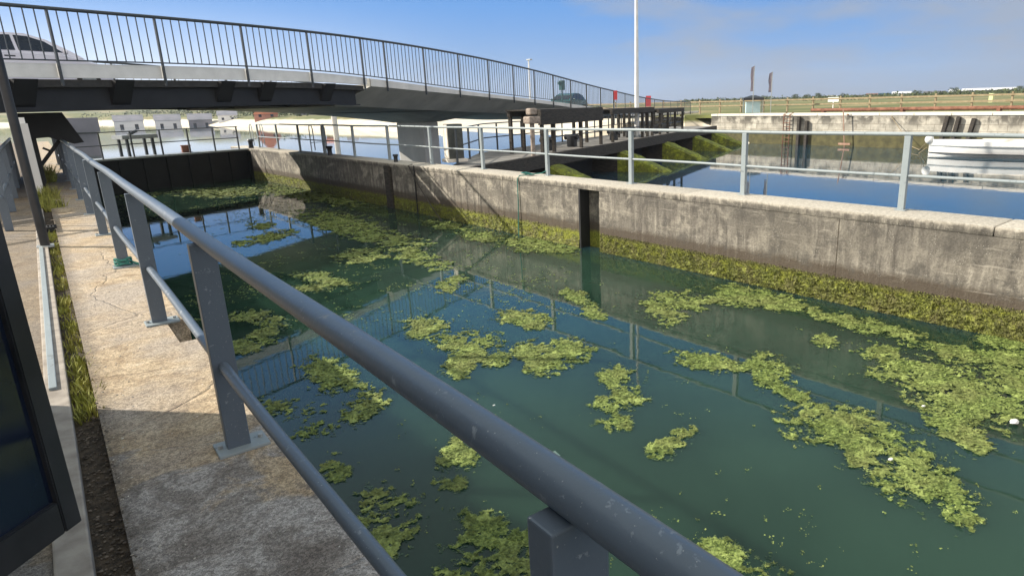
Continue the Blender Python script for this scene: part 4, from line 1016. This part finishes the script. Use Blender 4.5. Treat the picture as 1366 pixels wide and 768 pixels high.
for _ in range(1400):
    px_ = random.uniform(905, 1366); dist = random.uniform(200, 430); p = far_pt(px_, 130, dist); g = land_h(p.x, p.y)
    leafy(bm, Vector((p.x, p.y, g+.5)), random.uniform(1.2, 3.2), random.uniform(.5, 1.1), 12)
for _ in range(900):
    px_ = random.uniform(-20, 540); dist = random.uniform(170, 420); p = far_pt(px_, 150, dist); g = land_h(p.x, p.y)
    if g > .1: leafy(bm, Vector((p.x, p.y, g+.6)), random.uniform(1.5, 3.5), random.uniform(.6, 1.4), 12)
obj('scrub', bm, 'leaf', kind='stuff', label='distant low scrub and hedges on the hazy land', category='scrub')
# pale pole on the far bank, sign, lamp post, red signs
p = onz(447, 187, -1.0); 
bm = B(); q0 = far_pt(449, 185, 80); tube(bm, [Vector((q0.x, q0.y, -1.8)), Vector((q0.x, q0.y, 1.75))], .3, 12); tube(bm, [Vector((q0.x, q0.y, 1.75)), Vector((q0.x, q0.y, 1.95))], .38, 12)
obj('mooring_pile', bm, 'cream', None, True, label='stout pale mooring pile standing in the harbour behind the shaded railing', category='pile')
q0 = far_pt(1112, 131.5, 62)
bm = B(); bx(bm, (q0.x-.03, q0.y-.03, .3), (q0.x+.03, q0.y+.03, q0.z)); bx(bm, (q0.x-.045, q0.y-.5, q0.z-.28), (q0.x+.0, q0.y+.5, q0.z+.1))
obj('notice_board', bm, 'white_paint', label='small white notice board on a post behind the quay', category='sign')
q0 = far_pt(1323, 128, 100)
bm = B(); bx(bm, (q0.x-.25, q0.y-.25, .2), (q0.x+.25, q0.y+.25, q0.z+.3), .05)
obj('marker_post', bm, simple('lime', (.55, .6, .3), (.6, .65, .35), 3, .6, 0), label='short lime-white marker post in the rough grass on the right', category='post')
for px_, yt, w_, h_, dist, lab in ((821, 121, .25, .6, 46, 'small red sign board beside the far end of the bridge, left of the mast'), (865, 128, .42, .85, 56, 'larger red sign board just right of the white mast')):
    q0 = far_pt(px_, yt, dist)
    t = thing('sign', lab, 'sign', (q0.x, q0.y, .4), 'red signs by the bridge approach')
    bm = B(); n = Vector((q0.x, q0.y, 0)).normalized(); s = Vector((n.y, -n.x, 0))
    top = Vector((q0.x, q0.y, q0.z)); beam(bm, top-s*w_/2-Vector((0, 0, h_/2)), top+s*w_/2-Vector((0, 0, h_/2)), .03, h_); obj('board', bm, 'red', t)
    for k in (-.35, .35):
        bm = B(); p = top+s*w_*k+n*.04; beam(bm, Vector((p.x, p.y, .2)), Vector((p.x, p.y, q0.z-.02)), .05, .05, up=s); obj('post', bm, 'galv', t)
q0 = far_pt(705, 80, 60)
t = thing('lamp_post', 'slim pale lamp post standing beyond the bridge', 'lamp post', (q0.x, q0.y, 0))
bm = B(); tube(bm, [Vector((q0.x, q0.y, -1.6)), Vector((q0.x, q0.y, q0.z))], [.10, .06], 8); obj('column', bm, 'mast_paint', t, True)
bm = B(); bx(bm, (q0.x-.12, q0.y-.4, q0.z-.05), (q0.x+.12, q0.y+.2, q0.z+.05), .02); obj('lamp_head', bm, 'galv', t)

# cars + green bin on the bridge
make_car('car', 'silver-lilac hatchback driving over the black steel span of the bridge', Bp(2.5, 4.9, FAS(2.0)-.12), A_B, 'car_silver')
def Bs(px_, yl):
    v = CF*FPX + CR*(px_-PX); v0 = CU*0
    lo, hi = 0, 90
    for _ in range(40):
        m_ = (lo+hi)/2; p = Bp(m_, yl, 1.6); lo, hi = (m_, hi) if proj(p)[0] < px_ else (lo, m_)
    return lo
sg_ = Bs(757, 5.0)
make_car('car', 'dark green car far off on the descending end of the bridge', Bp(sg_, 5.0, FAS(sg_)+.25), A_B+math.pi, 'car_green')
b0 = far_pt(750, 128, 44)
bm = B(); tube(bm, [b0-Vector((0, 0, 1.2)), b0+Vector((0, 0, .4))], .05, 8); bx(bm, (b0.x-.14, b0.y-.14, b0.z+.35), (b0.x+.14, b0.y+.14, b0.z+.95), .04); bx(bm, (b0.x-.3, b0.y-.06, b0.z+.68), (b0.x+.05, b0.y+.06, b0.z+.88), .03)
obj('traffic_signal', bm, 'car_green', label='dark green traffic signal head on a post beside the green car', category='signal')

# ================================================================== FLOATING ALGAE
def in_chamber(p):
    return E_+.02 < p.x < 9.2-.045*p.y-.05 and p.y < 31.5
def mat_of_weed(name, ells, label, dens=1.0, thr=.38, namp=.95, material='algae', group='algae mats floating in the chamber', seedz=0.0, flake=1.0):
    pts = []
    for (cx, cy, rx, ry, an) in ells:
        for k in range(12):
            u = k*math.pi/6; ca, sa = math.cos(rad(an)), math.sin(rad(an)); ex, ey = 1.35*rx*math.cos(u), 1.35*ry*math.sin(u)
            pts.append(onz(cx+ex*ca-ey*sa, cy+ex*sa+ey*ca, ZW))
    x0, x1 = min(p.x for p in pts), max(p.x for p in pts); y0, y1 = min(p.y for p in pts), max(p.y for p in pts)
    dist = math.hypot((x0+x1)/2, (y0+y1)/2); cell = max(.012, .0030*dist)
    def field(x, y):
        u, v = proj((x, y, ZW)); f = -9
        for (cx, cy, rx, ry, an) in ells:
            ca, sa = math.cos(rad(an)), math.sin(rad(an)); dx, dy = u-cx, v-cy
            a = (dx*ca+dy*sa)/rx; b = (-dx*sa+dy*ca)/ry; f = max(f, 1-(a*a+b*b))
        if f < -1.2: return -9
        n = noise.fractal(Vector((x*2.6, y*2.6, seedz)), .8, 2.1, 6)+.8*noise.noise(Vector((x*8, y*8, seedz)))+1.05*noise.noise(Vector((x*19, y*19, seedz)))
        return f+namp*n
    bm = B(); grid = {}
    nx, ny = int((x1-x0)/cell)+1, int((y1-y0)/cell)+1
    vd = {}
    def vert(i, j):
        if (i, j) not in vd:
            x, y = x0+i*cell, y0+j*cell
            h = .004+.011*max(0, noise.fractal(Vector((x*14, y*14, 2)), .9, 2.2, 4)+.3)
            vd[(i, j)] = bm.verts.new((x+random.uniform(-.35, .35)*cell, y+random.uniform(-.35, .35)*cell, ZW+h))
        return vd[(i, j)]
    cells = []
    for i in range(nx):
        for j in range(ny):
            x, y = x0+(i+.5)*cell, y0+(j+.5)*cell
            p = Vector((x, y, 0))
            if not in_chamber(p): continue
            f = field(x, y)
            if f > thr:
                bm.faces.new((vert(i, j), vert(i+1, j), vert(i+1, j+1), vert(i, j+1))); cells.append((x, y, 1))
            elif f > thr-.5 and random.random() < .85*(1-(thr-f)/.5):
                q = bm.verts.new; e = .5*cell; o_ = [random.uniform(-.4, .4)*cell for _ in range(8)]
                fc = bm.faces.new((q((x-e+o_[0], y-e+o_[1], ZW+.003)), q((x+e+o_[2], y-e+o_[3], ZW+.003)), q((x+e+o_[4], y+e+o_[5], ZW+.003)), q((x-e+o_[6], y+e+o_[7], ZW+.003)))); fc.material_index = 1
                if random.random() < .12: cells.append((x, y, .6))
    nf = int(len(cells)*1.7*dens)
    for _ in range(nf):
        x, y, k = random.choice(cells); x += random.uniform(-1, 1)*cell; y += random.uniform(-1, 1)*cell
        s = cell*random.choice((.35, .5, .7, 1.0, 1.5))*k*flake; z = ZW+.005+random.uniform(0, .013)*k
        a = random.uniform(0, 6.28); tl = random.uniform(-.5, .5); tm = random.uniform(-.5, .5)
        v = []
        for q in range(4):
            u = a+q*1.57+random.uniform(-.5, .5); r = s*random.uniform(.5, 1)
            dx, dy = r*math.cos(u), r*math.sin(u); el = (dx*math.cos(a)+dy*math.sin(a))*.55; dx, dy = dx-el*math.cos(a), dy-el*math.sin(a)
            v.append(bm.verts.new((x+dx, y+dy, z+dx*tl+dy*tm)))
        bm.faces.new(v)
    if not len(bm.faces): bm.free(); print('EMPTY', label); return
    ob_ = obj(name, bm, material, label=label, category='algae mat', **({'group': group} if group else {})); ob_.data.materials.append(M['algae_deep'])
    if cells and material == 'algae' and len(cells) > 300:
        pass
mats = [
 ([(1105, 570, 62, 30, 10), (1165, 592, 66, 38, 25), (1215, 632, 72, 42, 35), (1270, 672, 40, 24, 40)], 'largest diagonal algae mat at the lower right with white specks'),
 ([(1190, 482, 46, 16, 25), (1235, 505, 70, 30, 15), (1300, 535, 85, 44, 10), (1355, 500, 60, 40, 0), (1290, 582, 44, 22, 20), (1345, 455, 40, 14, 10)], 'wide algae mat at the right edge of the picture below the wall'),
 ([(885, 414, 30, 20, 10), (925, 402, 40, 13, -5), (985, 396, 50, 13, 3), (1050, 405, 50, 11, 8), (1115, 424, 40, 9, 14)], 'long arched algae mat close to the right lock wall'),
 ([(948, 483, 46, 13, 8), (1028, 498, 34, 22, 25), (1062, 526, 26, 9, 20)], 'two-lobed algae mat just above the largest diagonal one'),
 ([(722, 327, 48, 11, 5), (700, 322, 28, 8, 0)], 'flat bright algae mat at the foot of the wall left of the groove'),
 ([(708, 466, 24, 13, -10), (752, 470, 36, 16, 0), (732, 486, 30, 15, 0)], 'knobbly algae mat right of the picture centre'),
 ([(825, 505, 34, 16, 0), (838, 528, 26, 16, 0), (808, 540, 22, 10, 0), (820, 566, 26, 11, 0)], 'broken algae mat below and right of the centre, in two pieces'),
 ([(630, 462, 42, 22, 0), (612, 484, 24, 18, 0), (655, 478, 22, 12, 0)], 'rounded algae mat just left of the centre beyond the railing'),
 ([(566, 438, 30, 17, 8)], 'compact oval algae mat above the top rail near the centre'),
 ([(698, 425, 40, 10, 5), (712, 430, 20, 9, 0)], 'narrow elongated algae mat above the knobbly one'),
 ([(440, 500, 42, 22, 20), (430, 486, 28, 8, 0), (488, 535, 28, 22, -20), (470, 556, 18, 14, 0)], 'algae mat between the two blue-grey rails'),
 ([(606, 608, 26, 26, 0), (600, 640, 22, 16, 0)], 'upright algae mat directly under the top rail'),
 ([(648, 712, 42, 26, 30), (680, 745, 60, 42, 0), (625, 755, 50, 30, 0)], 'big half-shaded algae mat at the bottom left of the nearest post'),
 ([(965, 742, 46, 22, 20), (1005, 758, 44, 18, 10)], 'pale algae mat at the bottom edge right of the top rail'),
 ([(345, 425, 34, 10, 5), (352, 450, 30, 10, -10), (330, 462, 24, 10, 0)], 'shaded algae mat beside the second railing post'),
 ([(478, 342, 34, 10, 0)], 'small flat algae mat left of the bright reflection corner'),
 ([(602, 379, 20, 10, -10)], 'tiny bright algae mat at the reflection corner'),
 ([(550, 337, 14, 8, 0)], 'smallest round algae mat, below the black fender'),
 ([(893, 596, 26, 14, -15), (915, 578, 16, 9, 0)], 'small ragged algae mat left of the largest diagonal one'),
 ([(770, 397, 26, 10, 25), (792, 418, 18, 9, 20)], 'pair of scrappy algae pieces between the narrow and arched mats'),
 ([(430, 372, 34, 9, 10), (412, 384, 22, 6, 0)], 'thin stringy algae mat left of centre in the dark water'),
 ([(348, 302, 18, 6, 0), (352, 318, 40, 6, -12)], 'dark narrow algae mat lying in the bright sky reflection'),
 ([(640, 316, 30, 6, 5), (596, 302, 26, 5, 8)], 'faint algae mat near the diagonal shadow strand'),
]
for i, (e, lab) in enumerate(mats): mat_of_weed('algae_mat', e, lab, seedz=i*3.7)
mat_of_weed('algae_mat', [(520, 680, 40, 34, 20), (515, 725, 28, 34, 0), (425, 580, 34, 12, -10), (450, 625, 16, 16, 0), (370, 545, 50, 14, 0)], 'sparse dark algae strands in the shaded water by the walkway', thr=.62, namp=1.5, flake=.8)
# scraps
scr = []
def scraps(n, region, smin, smax, bm):
    for _ in range(n):
        px_, py_ = region(); p = onz(px_, py_, ZW)
        if not in_chamber(p): continue
        d = math.hypot(p.x, p.y); c = noise.noise(Vector((p.x*.7, p.y*.7, 8)))
        if c < -.02 and random.random() < .8: continue
        m = random.randint(2, 9); R_ = random.uniform(smin, smax)*(.5+d*.09)
        ca = random.uniform(0, 3.14)
        for _ in range(m):
            a = random.uniform(0, 6.28); r = R_*random.random()
            ex, ey = r*math.cos(a), r*math.sin(a)*.4
            x, y = p.x+ex*math.cos(ca)-ey*math.sin(ca), p.y+ex*math.sin(ca)+ey*math.cos(ca)
            s = random.uniform(.003, .011)*(.6+d*.13)
            v = [bm.verts.new((x+s*random.uniform(.5, 1)*math.cos(q*1.57+a), y+s*random.uniform(.5, 1)*math.sin(q*1.57+a), ZW+.004+random.uniform(0, .008))) for q in range(4)]
            bm.faces.new(v)
bm = B()
scraps(330, lambda: (random.uniform(380, 1360), random.uniform(330, 760)), .03, .12, bm)
scraps(1500, lambda: (random.uniform(250, 760), random.uniform(250, 430)), .03, .14, bm)
scraps(1500, lambda: (random.uniform(160, 560), random.uniform(236, 300)), .05, .2, bm)
obj('algae_scraps', bm, 'algae', kind='stuff', label='small scraps of algae scattered over the chamber water', category='algae')
# broad thin film of weed near the gate
mat_of_weed('algae_mat', [(250, 246, 90, 9, -6), (300, 256, 60, 7, 0), (420, 262, 70, 8, 8)], 'thin speckled algae film in front of the lock gate', thr=.55, namp=1.3)
mat_of_weed('algae_mat', [(460, 300, 60, 14, 10), (520, 320, 50, 10, 5), (500, 312, 30, 10, 0), (560, 345, 40, 10, 15)], 'patchy algae film in the shaded middle of the chamber', thr=.5, namp=1.3)
mat_of_weed('algae_mat', [(1180, 440, 60, 10, 14), (1260, 470, 70, 12, 14), (1100, 455, 20, 8, 0)], 'thin algae fringe drifting along the right wall near the picture edge', thr=.45, namp=1.2)
# white litter floating in the weed
for px_, py_, s, lab in ((1353, 562, .10, 'larger white scrap of litter in the right-hand algae mat'), (1188, 612, .045, 'white fleck of litter in the middle of the diagonal algae mat'), (1232, 541, .04, 'white fleck of litter near the left side of the right-hand algae mat'), (659, 540, .025, 'tiny white fleck floating near the middle of the chamber')):
    p = onz(px_, py_, ZW+.03); bm = B()
    bmesh.ops.create_icosphere(bm, subdivisions=2, radius=s*.5, matrix=Matrix.Translation(p) @ Matrix.Diagonal((1.2, .7, .3, 1)))
    for v in bm.verts: v.co += Vector((random.uniform(-1, 1), random.uniform(-1, 1), random.uniform(-.4, .4)))*s*.08
    obj('litter', bm, 'white_paint', label=lab, category='litter')
p = onz(737, 607, ZW+.004); bm = B(); a = .6
vs = [bm.verts.new(p+Vector((.075*math.cos(a+q*1.57), .075*math.sin(a+q*1.57), .002*q))) for q in range(4)]; f_ = bm.faces.new(vs)
bmesh.ops.subdivide_edges(bm, edges=bm.edges[:], cuts=3, use_grid_fill=True)
for v in bm.verts: v.co.z += .004*noise.noise(v.co*30)
r = bmesh.ops.extrude_face_region(bm, geom=bm.faces[:]); bmesh.ops.translate(bm, verts=[v for v in r['geom'] if isinstance(v, bmesh.types.BMVert)], vec=(0, 0, .003))
obj('packet', bm, simple('film_wrap', (.10, .16, .14), (.16, .22, .19), 20, .3, .2), label='square translucent wrapper floating just beyond the top rail', category='litter')

# ================================================================== HAZE
hm = bpy.data.materials.new('haze'); hm.use_nodes = True
t_ = hm.node_tree; t_.nodes.clear(); o_ = t_.nodes.new('ShaderNodeOutputMaterial'); pv = t_.nodes.new('ShaderNodeVolumePrincipled')
pv.inputs['Color'].default_value = (.80, .88, 1, 1); pv.inputs['Density'].default_value = .0003; pv.inputs['Anisotropy'].default_value = .3
t_.links.new(pv.outputs[0], o_.inputs['Volume']); M['haze'] = hm
bm = B(); bx(bm, (-1400, -400, -4.2), (1400, 1500, 60)); obj('haze', bm, 'haze', kind='stuff', label='thin pale haze over the harbour', category='haze')
